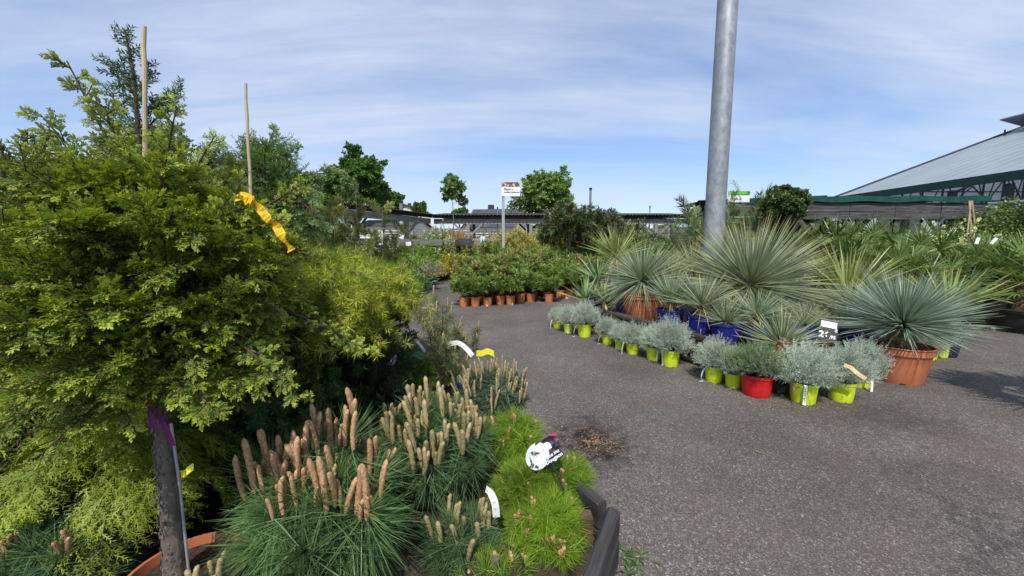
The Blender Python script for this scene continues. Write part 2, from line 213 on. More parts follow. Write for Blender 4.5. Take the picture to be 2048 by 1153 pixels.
def asphalt():
    m, nt, b = base_mat('worn_asphalt'); L = nt.links.new
    g = N(nt, 'ShaderNodeTexCoord'); P_ = g.outputs['Object']
    big = N(nt, 'ShaderNodeTexNoise', i_Scale=0.55, i_Detail=6.0, i_Roughness=0.65); L(P_, big.inputs[0])
    c0 = ramp(nt, [(0.32, (0.098, 0.088, 0.078)), (0.5, (0.136, 0.123, 0.110)), (0.68, (0.172, 0.155, 0.137))], big.outputs[0])
    # aggregate stones
    v = N(nt, 'ShaderNodeTexVoronoi', i_Scale=165.0); L(P_, v.inputs[0])
    sp = N(nt, 'ShaderNodeSeparateColor'); L(v.outputs['Color'], sp.inputs[0])
    st = ramp(nt, [(0.0, 0.6), (0.55, 0.9), (0.86, 1.15), (0.93, 1.6), (1.0, 2.4)], sp.outputs[0])
    mu = N(nt, 'ShaderNodeMix', data_type='RGBA', blend_type='MULTIPLY'); mu.inputs[0].default_value = 1; L(c0.outputs[0], mu.inputs[6]); L(st.outputs[0], mu.inputs[7])
    v2 = N(nt, 'ShaderNodeTexVoronoi', i_Scale=75.0); L(P_, v2.inputs[0]); s2 = N(nt, 'ShaderNodeSeparateColor'); L(v2.outputs['Color'], s2.inputs[0])
    st2 = ramp(nt, [(0.0, 0.75), (0.9, 1.15), (1.0, 1.7)], s2.outputs[1])
    mu2 = N(nt, 'ShaderNodeMix', data_type='RGBA', blend_type='MULTIPLY'); mu2.inputs[0].default_value = 1; L(mu.outputs[2], mu2.inputs[6]); L(st2.outputs[0], mu2.inputs[7])
    # rusty dust in patches
    n2 = N(nt, 'ShaderNodeTexNoise', i_Scale=1.1, i_Detail=8.0, i_Roughness=0.7); mpp_ = N(nt, 'ShaderNodeMapping'); L(P_, mpp_.inputs[0]); mpp_.inputs['Location'].default_value = (7, 3, 0); L(mpp_.outputs[0], n2.inputs[0])
    d = ramp(nt, [(0.5, 0.0), (0.7, 0.55)], n2.outputs[0])
    mx = N(nt, 'ShaderNodeMix', data_type='RGBA'); L(d.outputs[0], mx.inputs[0]); L(mu2.outputs[2], mx.inputs[6]); mx.inputs[7].default_value = (0.11, 0.078, 0.055, 1)
    out = mx.outputs[2]
    ck = N(nt, 'ShaderNodeTexVoronoi', feature='DISTANCE_TO_EDGE', i_Scale=0.33); dn = N(nt, 'ShaderNodeTexNoise', i_Scale=1.3, i_Detail=8.0, i_Roughness=0.7); L(P_, dn.inputs[0]); vm = N(nt, 'ShaderNodeMix', data_type='RGBA', blend_type='ADD'); vm.inputs[0].default_value = 1.0; L(P_, vm.inputs[6]); L(dn.outputs['Color'], vm.inputs[7]); L(vm.outputs[2], ck.inputs[0])
    cr = ramp(nt, [(0.0, 0.62), (0.006, 0.62), (0.012, 1.0)], ck.outputs[0]); c = N(nt, 'ShaderNodeMix', data_type='RGBA', blend_type='MULTIPLY'); pn = N(nt, 'ShaderNodeTexNoise', i_Scale=0.4); L(P_, pn.inputs[0]); pr_ = ramp(nt, [(0.45, 0.0), (0.6, 0.8)], pn.outputs[0]); L(pr_.outputs[0], c.inputs[0]); L(out, c.inputs[6]); L(cr.outputs[0], c.inputs[7]); out = c.outputs[2]
    # wet peat stains on the ground
    for (sx, sy, rx, ry, amt, col) in STAINS:
        mp = N(nt, 'ShaderNodeMapping'); mp.vector_type = 'POINT'; L(P_, mp.inputs[0])
        mp.inputs['Scale'].default_value = (1/rx, 1/ry, 0); mp.inputs['Location'].default_value = (-sx/rx, -sy/ry, 0)
        ln = N(nt, 'ShaderNodeVectorMath', operation='LENGTH'); L(mp.outputs[0], ln.inputs[0])
        nn = N(nt, 'ShaderNodeTexNoise', i_Scale=9.0, i_Detail=8.0, i_Roughness=0.7); L(P_, nn.inputs[0])
        a = N(nt, 'ShaderNodeMath', operation='MULTIPLY_ADD'); L(nn.outputs[0], a.inputs[0]); a.inputs[1].default_value = 2.1; L(ln.outputs['Value'], a.inputs[2])
        rr = ramp(nt, [(0.52, 1.0), (0.80, 0.0)], None); dv = N(nt, 'ShaderNodeMath', operation='MULTIPLY'); L(a.outputs[0], dv.inputs[0]); dv.inputs[1].default_value = 0.45; L(dv.outputs[0], rr.inputs[0])
        am = N(nt, 'ShaderNodeMath', operation='MULTIPLY'); L(rr.outputs[0], am.inputs[0]); am.inputs[1].default_value = amt
        c = N(nt, 'ShaderNodeMix', data_type='RGBA'); L(am.outputs[0], c.inputs[0]); L(out, c.inputs[6]); c.inputs[7].default_value = (*col, 1); out = c.outputs[2]
    L(out, b.inputs['Base Color']); b.inputs['Roughness'].default_value = 0.85; b.inputs['Specular IOR Level'].default_value = 0.3
    bp = N(nt, 'ShaderNodeBump', i_Strength=0.55, i_Distance=0.006); L(v.outputs['Distance'], bp.inputs['Height']); L(bp.outputs[0], b.inputs['Normal'])
    return m

# ---------------------------------------------------------------- mesh helpers
def norm(a): return a/np.maximum(np.linalg.norm(a, axis=-1, keepdims=True), 1e-9)
class FB:
    """foliage builder: quads + colour attribute"""
    def __init__(s): s.V = []; s.C = []; s.n = 0; s.Fq = []
    def add(s, v, f, c):
        s.V.append(v); s.Fq.append(f+s.n); s.C.append(c); s.n += len(v)
    def build(s, name, mat, parent=None, loc=None):
        V = np.concatenate(s.V).astype(np.float32); Fq = np.concatenate(s.Fq).astype(np.int32); C = np.concatenate(s.C).astype(np.float32)
        me = bpy.data.meshes.new(name); me.vertices.add(len(V)); me.vertices.foreach_set('co', V.ravel())
        me.loops.add(Fq.size); me.loops.foreach_set('vertex_index', Fq.ravel())
        me.polygons.add(len(Fq)); me.polygons.foreach_set('loop_start', np.arange(0, Fq.size, 4, dtype=np.int32))
        me.update(calc_edges=True)
        a = me.color_attributes.new('col', 'FLOAT_COLOR', 'POINT'); a.data.foreach_set('color', np.concatenate([C, np.ones((len(C), 1), np.float32)], 1).ravel())
        me.materials.append(mat)
        o = bpy.data.objects.new(name, me); COL.objects.link(o)
        if parent: o.parent = parent
        if loc is not None: o.location = loc
        return o
def axes(S, t):
    """position and tangent on shoots at t (m,n)"""
    D = S['D'][:, None, :]; Lh = S['L'][:, None, None]; g = S['g'][:, None, None]; T = t[..., None]
    z = np.array([0, 0, -1.0])
    P = S['P'][:, None, :] + D*Lh*T + z*g*Lh*T*T
    A = norm(D + z*g*2*T)
    return P, A
def mk(P, D, Ln, g=0.0, Nn=None, q=0.0):
    P = np.atleast_2d(np.asarray(P, float)); m = len(P); D = norm(np.broadcast_to(np.asarray(D, float), (m, 3)).copy())
    if Nn is None: 
        Nn = np.broadcast_to([0, 0, 1.0], (m, 3)) + RG.normal(0, .2, (m, 3))
    Nn = Nn - D*(Nn*D).sum(-1, keepdims=True); Nn = norm(Nn)
    f = lambda x: np.broadcast_to(np.asarray(x, float), (m,)).copy()
    return dict(P=P.copy(), D=D, L=f(Ln), g=f(g), N=Nn, q=f(q), t=np.zeros(m))
def sub(S, n, ang, Ln, t0=0.0, t1=1.0, flat=False, g=0.0, taper=0.0, jit=0.12, aj=8, q=None, rollj=0.25, lj=0.2):
    m = len(S['L']); j = np.arange(n)[None, :]
    t = t0 + (t1-t0)*(j + RG.uniform(0.1, 0.9, (m, n)))/n
    P, A = axes(S, t)
    Nn = np.broadcast_to(S['N'][:, None, :], A.shape); Nn = norm(Nn - A*(Nn*A).sum(-1, keepdims=True))
    U = np.cross(Nn, A)
    if flat: phi = np.where(j % 2 == 0, 0, PI) + RG.normal(0, rollj, (m, n))
    else: phi = j*2.39996 + RG.uniform(0, 6.28, (m, 1)) + RG.normal(0, .3, (m, n))
    a = np.radians(ang + RG.normal(0, aj, (m, n))) if np.isscalar(ang) else np.radians(ang[0] + (ang[1]-ang[0])*t + RG.normal(0, aj, (m, n)))
    W = U*np.cos(phi)[..., None] + Nn*np.sin(phi)[..., None]
    D = A*np.cos(a)[..., None] + W*np.sin(a)[..., None] + RG.normal(0, jit, A.shape)*0.5
    Lc = Ln*(1-taper*t)*RG.uniform(1-lj, 1+lj, (m, n)) if np.isscalar(Ln) else (S['L'][:, None]*Ln[0])*(1-taper*t)*RG.uniform(1-lj, 1+lj, (m, n))
    if not flat: Nn = np.cross(D, W) + RG.normal(0, .3, D.shape)
    qq = t if q is None else np.broadcast_to(q, t.shape)
    o = mk(P.reshape(-1, 3), D.reshape(-1, 3), Lc.ravel(), g, Nn.reshape(-1, 3), 0)
    o['t'] = t.ravel(); o['q'] = (0.5*S['q'][:, None] + 0.5*qq).ravel() if q is None else np.broadcast_to(qq, t.shape).ravel().copy()
    return o
def blades(fb, S, W, seg=1, fold=0.0, prof=0.35, base=0.35, q=None):
    m = len(S['L']); side = np.cross(S['N'], S['D']); r = RG.uniform(0, 1, m); W = np.broadcast_to(np.asarray(W, float), (m,))
    q = S['q'] if q is None else np.broadcast_to(np.asarray(q, float), (m,))
    if seg == 1:
        P0 = S['P']; D = S['D']; Lh = S['L'][:, None]
        mid = P0 + D*Lh*prof; z = np.array([0, 0, -1.0])*S['g'][:, None]*Lh
        v = np.stack([P0, mid+side*W[:, None]/2+z*.15, P0+D*Lh+z, mid-side*W[:, None]/2+z*.15], 1).reshape(-1, 3)
        f = np.arange(m*4).reshape(m, 4); gg = np.array([0, prof, 1, prof])
        c = np.stack([np.repeat(r, 4), np.tile(gg, m), np.repeat(q, 4)], 1); fb.add(v, f, c); return
    ts = np.linspace(0, 1, seg+1); P, A = axes(S, np.broadcast_to(ts, (m, seg+1)))
    w = np.where(ts < prof, base+(1-base)*ts/max(prof, 1e-3), 1-((ts-prof)/(1-prof))**1.6); w = np.maximum(w, 0.04)
    off = side[:, None, :]*(W[:, None]*w[None, :])[..., None]/2
    v = np.stack([P+off, P-off], 2).reshape(m, (seg+1)*2, 3)
    k = np.arange(seg)*2; fq = np.stack([k, k+1, k+3, k+2], 1)
    f = (fq[None] + (np.arange(m)*(seg+1)*2)[:, None, None]).reshape(-1, 4)
    c = np.stack([np.repeat(r, (seg+1)*2), np.tile(np.repeat(ts, 2), m), np.repeat(q, (seg+1)*2)], 1)
    fb.add(v.reshape(-1, 3), f, c)
def stems(fb, S, r0, r1=None, rings=2, sides=3):
    m = len(S['L']); r1 = r0*0.35 if r1 is None else r1
    ts = np.linspace(0, 1, rings+1); P, A = axes(S, np.broadcast_to(ts, (m, rings+1)))
    U = np.broadcast_to(S['N'][:, None, :], A.shape); V_ = np.cross(A, U)
    r0 = np.broadcast_to(np.asarray(r0, float), (m,)); r1 = np.broadcast_to(np.asarray(r1, float), (m,))
    rad = r0[:, None]*(1-ts)+r1[:, None]*ts
    an = np.arange(sides)/sides*2*PI
    v = P[:, :, None, :] + rad[:, :, None, None]*(U[:, :, None, :]*np.cos(an)[None, None, :, None] + V_[:, :, None, :]*np.sin(an)[None, None, :, None])
    i = np.arange(rings)[:, None]*sides; j = np.arange(sides)[None, :]; j2 = (j+1) % sides
    fq = np.stack([i+j, i+j2, i+sides+j2, i+sides+j], -1).reshape(-1, 4)
    f = (fq[None] + (np.arange(m)*(rings+1)*sides)[:, None, None]).reshape(-1, 4)
    c = np.full((m*(rings+1)*sides, 3), .5); fb.add(v.reshape(-1, 3), f, c)
def dome(n, lo=0.0, hi=1.0, up=0.0):
    """unit directions, cos(polar) between lo and hi"""
    z = lo + (hi-lo)*(np.arange(n)+RG.uniform(0, 1, n))/n; ph = np.arange(n)*2.39996 + RG.uniform(0, .8, n); s = np.sqrt(np.maximum(0, 1-z*z))
    D = np.stack([s*np.cos(ph), s*np.sin(ph), z+up], 1); return norm(D)
class MB:
    def __init__(s): s.v = []; s.f = []
    def raw(s, v, f):
        n = len(s.v); s.v += [tuple(p) for p in v]; s.f += [tuple(i+n for i in q) for q in f]
    def box(s, c, size, rot=None):
        h = Vector(size)/2; pts = [Vector((x*h.x, y*h.y, z*h.z)) for x in (-1, 1) for y in (-1, 1) for z in (-1, 1)]
        if rot is not None: pts = [rot @ p for p in pts]
        s.raw([p+Vector(c) for p in pts], [(0, 1, 3, 2), (4, 6, 7, 5), (0, 4, 5, 1), (2, 3, 7, 6), (0, 2, 6, 4), (1, 5, 7, 3)])
    def beam(s, a, b, w, h, up=(0, 0, 1)):
        a = Vector(a); b = Vector(b); d = b-a; x = d.normalized(); u = Vector(up); y = u.cross(x)
        if y.length < 1e-4: y = Vector((1, 0, 0)).cross(x)
        y.normalize(); z = x.cross(y); s.box((a+b)/2, (d.length, w, h), Matrix((x, y, z)).transposed())
    def tube(s, pts, rad, n=8, cap=True, jit=0):
        pts = [Vector(p) for p in pts]; rad = rad if isinstance(rad, (list, tuple)) else [rad]*len(pts); rings = []
        for i, p in enumerate(pts):
            d = (pts[min(i+1, len(pts)-1)]-pts[max(i-1, 0)]).normalized(); u = Vector((0, 1, 0)) if abs(d.y) < .9 else Vector((1, 0, 0))
            a = d.cross(u).normalized(); b_ = d.cross(a); rings.append([p+(a*math.cos(k/n*2*PI)+b_*math.sin(k/n*2*PI))*rad[i]*(1+random.uniform(-jit, jit)) for k in range(n)])
        v = [q for r in rings for q in r]; f = [(i*n+k, i*n+(k+1) % n, (i+1)*n+(k+1) % n, (i+1)*n+k) for i in range(len(pts)-1) for k in range(n)]
        if cap: f += [tuple(range(n))[::-1], tuple((len(pts)-1)*n+k for k in range(n))]
        s.raw(v, f)
    def lathe(s, prof, n=28, wob=0, c=(0, 0, 0)):
        v = []; 
        for (r, z) in prof:
            for k in range(n):
                a = k/n*2*PI; rr = r*(1+wob*math.cos(8*a)); v.append((c[0]+rr*math.cos(a), c[1]+rr*math.sin(a), c[2]+z))
        s.raw(v, [(i*n+k, i*n+(k+1) % n, (i+1)*n+(k+1) % n, (i+1)*n+k) for i in range(len(prof)-1) for k in range(n)])
    def disc(s, r, z, n=24, c=(0, 0, 0), bump=0.0):
        v = [(c[0], c[1], c[2]+z+bump)] + [(c[0]+r*math.cos(k/n*2*PI), c[1]+r*math.sin(k/n*2*PI), c[2]+z) for k in range(n)]
        s.raw(v, [(0, 1+k, 1+(k+1) % n) for k in range(n)])
    def build(s, name, mat, parent=None, smooth=False, loc=None):
        me = bpy.data.meshes.new(name); me.from_pydata(s.v, [], s.f); me.update(); me.materials.append(mat)
        if smooth: me.polygons.foreach_set('use_smooth', [True]*len(me.polygons))
        o = bpy.data.objects.new(name, me); COL.objects.link(o)
        if parent: o.parent = parent
        if loc is not None: o.location = loc
        return o
def tag(o, label, cat, group=None, kind=None):
    o['label'] = label; o['category'] = cat
    if group: o['group'] = group
    if kind: o['kind'] = kind
    return o
def thing(name, label, cat, loc=(0, 0, 0), rz=0.0, group=None):
    o = bpy.data.objects.new(name, None); COL.objects.link(o); o.location = loc; o.rotation_euler = (0, 0, rz); o.empty_display_size = .1
    return tag(o, label, cat, group)
def clone(root, loc=None, rz=None, sc=None, label=None, group=None):
    def cp(o, par):
        c = o.copy(); COL.objects.link(c); c.parent = par
        for ch in list(o.children): cp(ch, c)
        return c
    r = cp(root, root.parent)
    if loc is not None: r.location = loc
    if rz is not None: r.rotation_euler = (0, 0, rz)
    if sc is not None: r.scale = (sc, sc, sc) if np.isscalar(sc) else sc
    if label: r['label'] = label
    if group: r['group'] = group
    return r
def text(s, size, mat, parent, loc, rot, name='lettering', bold=0.0, ax='LEFT'):
    cu = bpy.data.curves.new(name, 'FONT'); cu.body = s; cu.size = size; cu.align_x = ax; cu.offset = bold
    t = bpy.data.objects.new('tmp_text', cu); COL.objects.link(t)
    dg = bpy.context.evaluated_depsgraph_get(); me = bpy.data.meshes.new_from_object(t.evaluated_get(dg)); bpy.data.objects.remove(t)
    me.materials.clear(); me.materials.append(mat); o = bpy.data.objects.new(name, me); COL.objects.link(o); o.parent = parent; o.location = loc; o.rotation_euler = rot; return o
def strip(pts, width, mat, parent, name, side=None, thick=0.0, twist=0.0):
    """a bent label strip through points"""
    pts = [Vector(p) for p in pts]; v = []; fine = []
    for i in range(len(pts)-1):                                  # Catmull-Rom refinement
        a, b, c, d = pts[max(i-1, 0)], pts[i], pts[i+1], pts[min(i+2, len(pts)-1)]
        for k in range(4):
            t = k/4; fine.append(0.5*((2*b)+(c-a)*t+(2*a-5*b+4*c-d)*t*t+(3*b-3*c+d-a)*t**3))
    pts = fine+[pts[-1]]
    for i, p in enumerate(pts):
        d = (pts[min(i+1, len(pts)-1)]-pts[max(i-1, 0)]).normalized()
        s_ = Vector(side) if side is not None else d.cross(Vector((0, 1, 0))).normalized()
        if twist: s_ = Matrix.Rotation(twist*math.sin(i*.8), 3, d) @ s_
        v += [p+s_*width/2, p-s_*width/2]
    mb = MB(); mb.raw(v, [(2*i, 2*i+1, 2*i+3, 2*i+2) for i in range(len(pts)-1)]); return mb.build(name, mat, parent)

# ---------------------------------------------------------------- pots
def pot(parent, mat, r, h, taper=0.74, rim=0.12, wob=0.0, name='pot', z=0.0, soil=True, n=28):
    """round plastic nursery pot: rolled rim, collar, tapered body, drain notches"""
    mb = MB(); rb = r*taper; rc = r*0.94; zr = h*(1-rim)
    mb.lathe([(rb*0.86, 0.0), (rb*0.97, 0.0), (rb, h*.04), (rb+(rc-rb)*.55, h*.5), (rc*.975, zr-.02*h), (rc*.985, zr), (r*.985, zr+.005*h), (r*.975, h*.965), (r, h*.97), (r*1.02, h*.985), (r*1.01, h), (r*.95, h), (r*.93, h*.9)], n, 0, (0, 0, z)); nf = len(mb.f)
    for k in range(5):
        a = k/5*2*PI+.4; mb.box((rb*.985*math.cos(a), rb*.985*math.sin(a), z+h*.02), (.004, r*.16, h*.05), Matrix.Rotation(a, 3, 'Z'))
    o = mb.build(name, mat, parent, smooth=True)
    md = o.modifiers.new('edge', 'EDGE_SPLIT'); md.split_angle = R(40)
    o.data.materials.append(M['ink'])
    for i_ in range(nf, len(o.data.polygons)): o.data.polygons[i_].material_index = 1
    if soil:
        mb = MB(); mb.disc(r*.935, h*.9, 20, (0, 0, z), h*.03); mb.build('soil', M['soil'], parent)
    return o

# ---------------------------------------------------------------- plant generators (return list of (name, FB, matkey))
def g_silver(r=.2, mk_='silver', n=70):
    fb = FB(); st = FB()
    S = mk(np.zeros((n, 3)), dome(n, .22, 1), r*RG.uniform(.65, 1.0, n), g=-.08)
    s2 = sub(S, 9, 30, r*.36, .35, 1.0, g=-.1); lv = sub(s2, 20, 48, .024, .1, 1.0, g=.1, aj=14); lt = sub(S, 16, 45, .024, .4, 1)
    blades(fb, lv, .0034); blades(fb, lt, .0034, q=.2); blades(fb, s2, .003, 2, q=.6); stems(st, S, .002)
    return fb, st
def plant(root, parts, z=0.0, off=(0, 0)):
    for (nm, fb, mk_) in parts: fb.build(nm, M[mk_], root, (off[0], off[1], z))

def g_yucca(r, n, w=.011, droopy=.25, lowcos=-.55, mat='yuc', age=0.0, drylow=.12):
    fb = FB(); fd = FB()
    D = dome(n, lowcos, 1.0)
    q = np.clip(RG.normal(age, .18, n), 0, 1); g = np.where(D[:, 2] < .15, droopy*(0.25-D[:, 2]), 0.02)
    g = g + RG.normal(0, .05, n)*(D[:, 2] < .9)
    S = mk(D*r*.06, D + RG.normal(0, .075, D.shape), r*RG.uniform(.76, 1.07, n)*np.where(D[:, 2] > .9, .9, 1), g=g, Nn=RG.normal(0, 1, D.shape), q=q)
    blades(fb, S, w, 4, prof=.12, base=.9)
    nd = max(4, int(n*drylow)); Dd = dome(nd, -.98, -.25); Sd = mk(Dd*r*.08, Dd, r*RG.uniform(.45, .85, nd), g=.25); blades(fd, Sd, w*.9, 3, prof=.2)
    return fb, fd

def g_shoots(nstem, H, spread, nleaf, ll, lw, ang=45, sub_n=0, sub_l=.3, sub_ang=35, g=0.0, seg=1, t0=.15, flat=False, lodir=.55, sr=.004, subt0=.3, ld=.15):
    fb = FB(); st = FB(); D = dome(nstem, lodir, 1.0); S = mk(RG.normal(0, spread, (nstem, 3))*[1, 1, 0], D, H*RG.uniform(.75, 1.05, nstem), g=g)
    stems(st, S, sr, None, 3)
    if sub_n:
        s2 = sub(S, sub_n, sub_ang, (sub_l,), subt0, 1.0, taper=.45, g=g*.5); stems(st, s2, sr*.5, None, 2)
        lv = sub(s2, nleaf, ang, ll, .1, 1.0, flat=flat, g=ld); l0 = sub(S, nleaf, ang, ll, .6, 1.0, flat=flat, g=ld); blades(fb, l0, lw, seg)
    else: lv = sub(S, nleaf, ang, ll, t0, 1.0, flat=flat, g=ld)
    blades(fb, lv, lw, seg); return fb, st, S

def g_fanpalm(nf=16, pl=.45, fl=.3, nl=22, w=.016, up=.15, lw=.0):
    fb = FB(); st = FB(); D = dome(nf, up, .98); S = mk(np.zeros((nf, 3)), D, pl*RG.uniform(.7, 1.1, nf), g=.12); stems(st, S, .006, .004, 4)
    P, A = axes(S, np.ones((nf, 1))); P = P[:, 0]; A = A[:, 0]
    a = np.linspace(-105, 105, nl)*PI/180; side = norm(np.cross(A, [0, 0, 1.0]) + RG.normal(0, .2, A.shape)); nn = np.cross(side, A)
    Dl = A[:, None]*np.cos(a)[None, :, None] + side[:, None]*np.sin(a)[None, :, None] + nn[:, None]*0.18*(np.abs(np.sin(a)))[None, :, None] + RG.normal(0, .04, (nf, nl, 3))
    Ll = fl*(.72+.28*np.cos(a))[None, :]*RG.uniform(.88, 1.1, (nf, nl))*RG.uniform(.8, 1.1, (nf, 1)); Pl = np.repeat(P[:, None], nl, 1)
    Sl = mk(Pl.reshape(-1, 3), Dl.reshape(-1, 3), Ll.ravel(), g=.06, Nn=np.repeat(nn[:, None], nl, 1).reshape(-1, 3)+RG.normal(0, .5, (nf*nl, 3)), q=np.repeat(RG.uniform(0, .8, nf), nl))
    blades(fb, Sl, w, 4, prof=.35, base=.5); return fb, st
def g_datepalm(nf=18, fl=1.0, nl=70, ll=.2, w=.009, lo=.25):
    fb = FB(); st = FB(); D = dome(nf, lo, .98); S = mk(np.zeros((nf, 3)), D, fl*RG.uniform(.75, 1.1, nf), g=.28, q=RG.uniform(0, 1, nf)); stems(st, S, .008, .002, 6)
    lv = sub(S, nl, (62, 28), ll, .12, 1.0, flat=True, g=.05, taper=.35, rollj=.35, aj=5); blades(fb, lv, w, 2, prof=.3); return fb, st
def g_tree(H, tr, crown_c, crown_r, limbs=16, n2=9, n3=7, n4=12, ls=.2, lw=.12, twig='twig', lo=-.35, ev=(.68, 1.12)):
    """trunk + limbs into an ellipsoid crown"""
    fb = FB(); st = FB(); tk = MB(); c = np.array(crown_c, float); cr = np.array(crown_r, float)
    pts = [(RG.normal(0, tr*.5)*(i > 0), RG.normal(0, tr*.5)*(i > 0), H*i/6) for i in range(7)]; tk.tube(pts, [tr*(1-.12*i) for i in range(7)], 9, jit=.05)
    D = dome(limbs, lo, 1.0); base = np.stack([np.zeros(limbs), np.zeros(limbs), c[2]-cr[2]*.55+cr[2]*.7*(D[:, 2]*.5+.5)], 1); end = c + D*cr*RG.uniform(*ev, (limbs, 1))
    v = end-base; S = mk(base, v, np.linalg.norm(v, axis=1)*RG.uniform(.72, 1.0, limbs), g=-.03)
    stems(st, S, tr*.3, tr*.05, 3, 4); s2 = sub(S, n2, 45, (.42,), .25, 1.0, taper=.3); stems(st, s2, tr*.09, tr*.02, 2)
    s3 = sub(s2, n3, 45, (.45,), .2, 1.0, taper=.2); stems(st, s3, tr*.03, tr*.01, 1)
    lv = sub(s3, n4, 60, ls, .1, 1.0, aj=25, jit=.5); blades(fb, lv, lw, 1, prof=.45)
    return fb, st, tk
# ================================================================= SETTING
_s1 = gr(1180, 882)
STAINS = [(_s1.x, _s1.y, .55, .68, .96, (0.014, 0.009, 0.007)), (gr(1760, 830).x, gr(1760, 830).y, 1.3, .9, .5, (0.035, 0.03, 0.027)), (gr(1900, 960).x, gr(1900, 960).y, .9, .6, .35, (0.05, 0.038, 0.03)), (gr(1240, 700).x, gr(1240, 740).y, .8, .5, .35, (0.045, 0.04, 0.037))]
M['asphalt'] = asphalt()
mb = MB(); mb.raw([(-400, -400, 0), (400, -400, 0), (400, 900, 0), (-400, 900, 0)], [(0, 1, 2, 3)])
g = mb.build('ground', M['asphalt']); g['kind'] = 'structure'; g['label'] = 'worn grey asphalt yard with pale grit and rusty dust'
# loose bark and litter
def litter(name, label, pts, mat, s0, s1, kind='stuff'):
    mb = MB()
    for (x, y) in pts:
        l = random.uniform(s0, s1); a = random.uniform(0, 6.28); rt = Matrix.Rotation(a, 3, 'Z') @ Matrix.Rotation(random.uniform(-.3, .3), 3, 'X')
        mb.box((x, y, l*.12+.003), (l, l*random.uniform(.25, .5), l*.14), rt)
    o = mb.build(name, mat); tag(o, label, 'litter', kind=kind); return o
pts = []
for i in range(420):
    a = random.uniform(0, 6.28); r_ = abs(random.gauss(0, .5)); pts.append((_s1.x+.02+.30*r_*math.cos(a)*1.3+random.gauss(0, .03), _s1.y-.02+.42*r_*math.sin(a)))
for i in range(260):
    pts.append((gr(1120, 860).x+random.gauss(0, .22), gr(1120, 860).y+random.gauss(0, .35)))
litter('bark_chips', 'loose tan bark chips spilled on the wet peat stain', pts, M['chip2'], .006, .017)
pts = []
for (px, py, n, sx, sy) in [(1215, 680, 60, .3, .1), (1380, 735, 130, .25, .12), (1590, 810, 160, .5, .12), (1500, 790, 80, .25, .1), (1250, 1120, 60, .1, .12)]:
    p = gr(px, py)
    for i in range(n): pts.append((p.x+random.gauss(0, sx), p.y+random.gauss(0, sy)))
for i in range(260): pts.append((random.uniform(-.5, 6), random.uniform(1.8, 9)))
litter('dry_litter', 'dry leaf crumbs along the foot of the log bed', pts, M['chip'], .006, .018)
fb = FB(); P_ = np.array([list(gr(x, y)) for x, y in [(1205, 668), (1212, 672), (1590, 800), (1612, 806), (1262, 1125), (1270, 1110), (1255, 1150), (1575, 798), (1395, 742)]])
P_ = np.repeat(P_, 14, 0) + RG.normal(0, .035, (len(P_)*14, 3))*[1, 1, 0]; S = mk(P_, dome(len(P_), .1, 1), .07, g=.3); blades(fb, S, .012, 2); o = fb.build('weeds', M['weed']); tag(o, 'small green weeds sprouting at the edges of the asphalt', 'weeds', kind='stuff')
fb = FB(); p = gr(1536, 912); S = mk([p+Vector((0, 0, .008))], (-.7, .5, .05), .11, Nn=[[0, 0, 1]]); blades(fb, S, .012, 3); o = fb.build('fallen_leaf', M['shy']); tag(o, 'single yellow green leaf lying on the open asphalt', 'leaf')

# ================================================================= LEFT BED
C1 = gr(1240, 1020, .3); Cf = gr(1050, 868, .3); Cn = gr(1196, 1153, .3)
df = (Cf-C1); df.normalize(); dn = (Cn-C1); dn.normalize()
Ff = C1+df*3.2; Nn_ = C1+dn*1.6
def sleeper(a, b, z, label, th=.06, h=.148, inside=-1):
    a = Vector((a.x, a.y, 0)); b = Vector((b.x, b.y, 0)); d = (b-a).normalized(); nr = Vector((d.y, -d.x, 0))*inside*th/2
    mb = MB(); L_ = (b-a).length; n = 10
    ring = [(-th/2+.008, 0), (th/2-.008, 0), (th/2, .008), (th/2, h-.012), (th/2-.012, h), (-th/2+.012, h), (-th/2, h-.012), (-th/2, .008)]
    v = []; 
    for i in range(n+1):
        for (y_, z_) in ring: v.append((L_*i/n, y_+random.uniform(-.002, .002), z_+random.uniform(-.002, .002)))
    k = len(ring); mb.raw(v, [(i*k+j, i*k+(j+1) % k, (i+1)*k+(j+1) % k, (i+1)*k+j) for i in range(n) for j in range(k)]+[tuple(range(k))[::-1], tuple(n*k+j for j in range(k))])
    o = mb.build('timber_sleeper', M['sleeper']); o.location = a+nr+Vector((0, 0, z)); o.rotation_euler = (0, 0, math.atan2(d.y, d.x))
    return tag(o, label, 'timber', 'sleepers edging the pine bed')
ins = 1
sleeper(C1+df*.09, Ff, .151, 'black tarred sleeper edging the pines, upper one running away beside the asphalt', inside=-1)
sleeper(C1+df*.09, Ff, .0, 'lower tarred sleeper under the long one running away beside the asphalt', inside=-1)
sleeper(C1, Nn_, .151, 'short black tarred sleeper at the bottom corner, uppermost, beside bright green pines', inside=1)
sleeper(C1, Nn_, .0, 'lower tarred sleeper at the bottom corner of the pine bed', inside=1)
mb = MB(); c = C1+df*.10+dn*.09; c.z = 0
mb.box((c.x-.075, c.y+.0, .135), (.06, .07, .27)); mb.build('corner_post', M['brownw']); tag(bpy.data.objects['corner_post'], 'brown wooden stake inside the corner of the tarred sleepers', 'post')
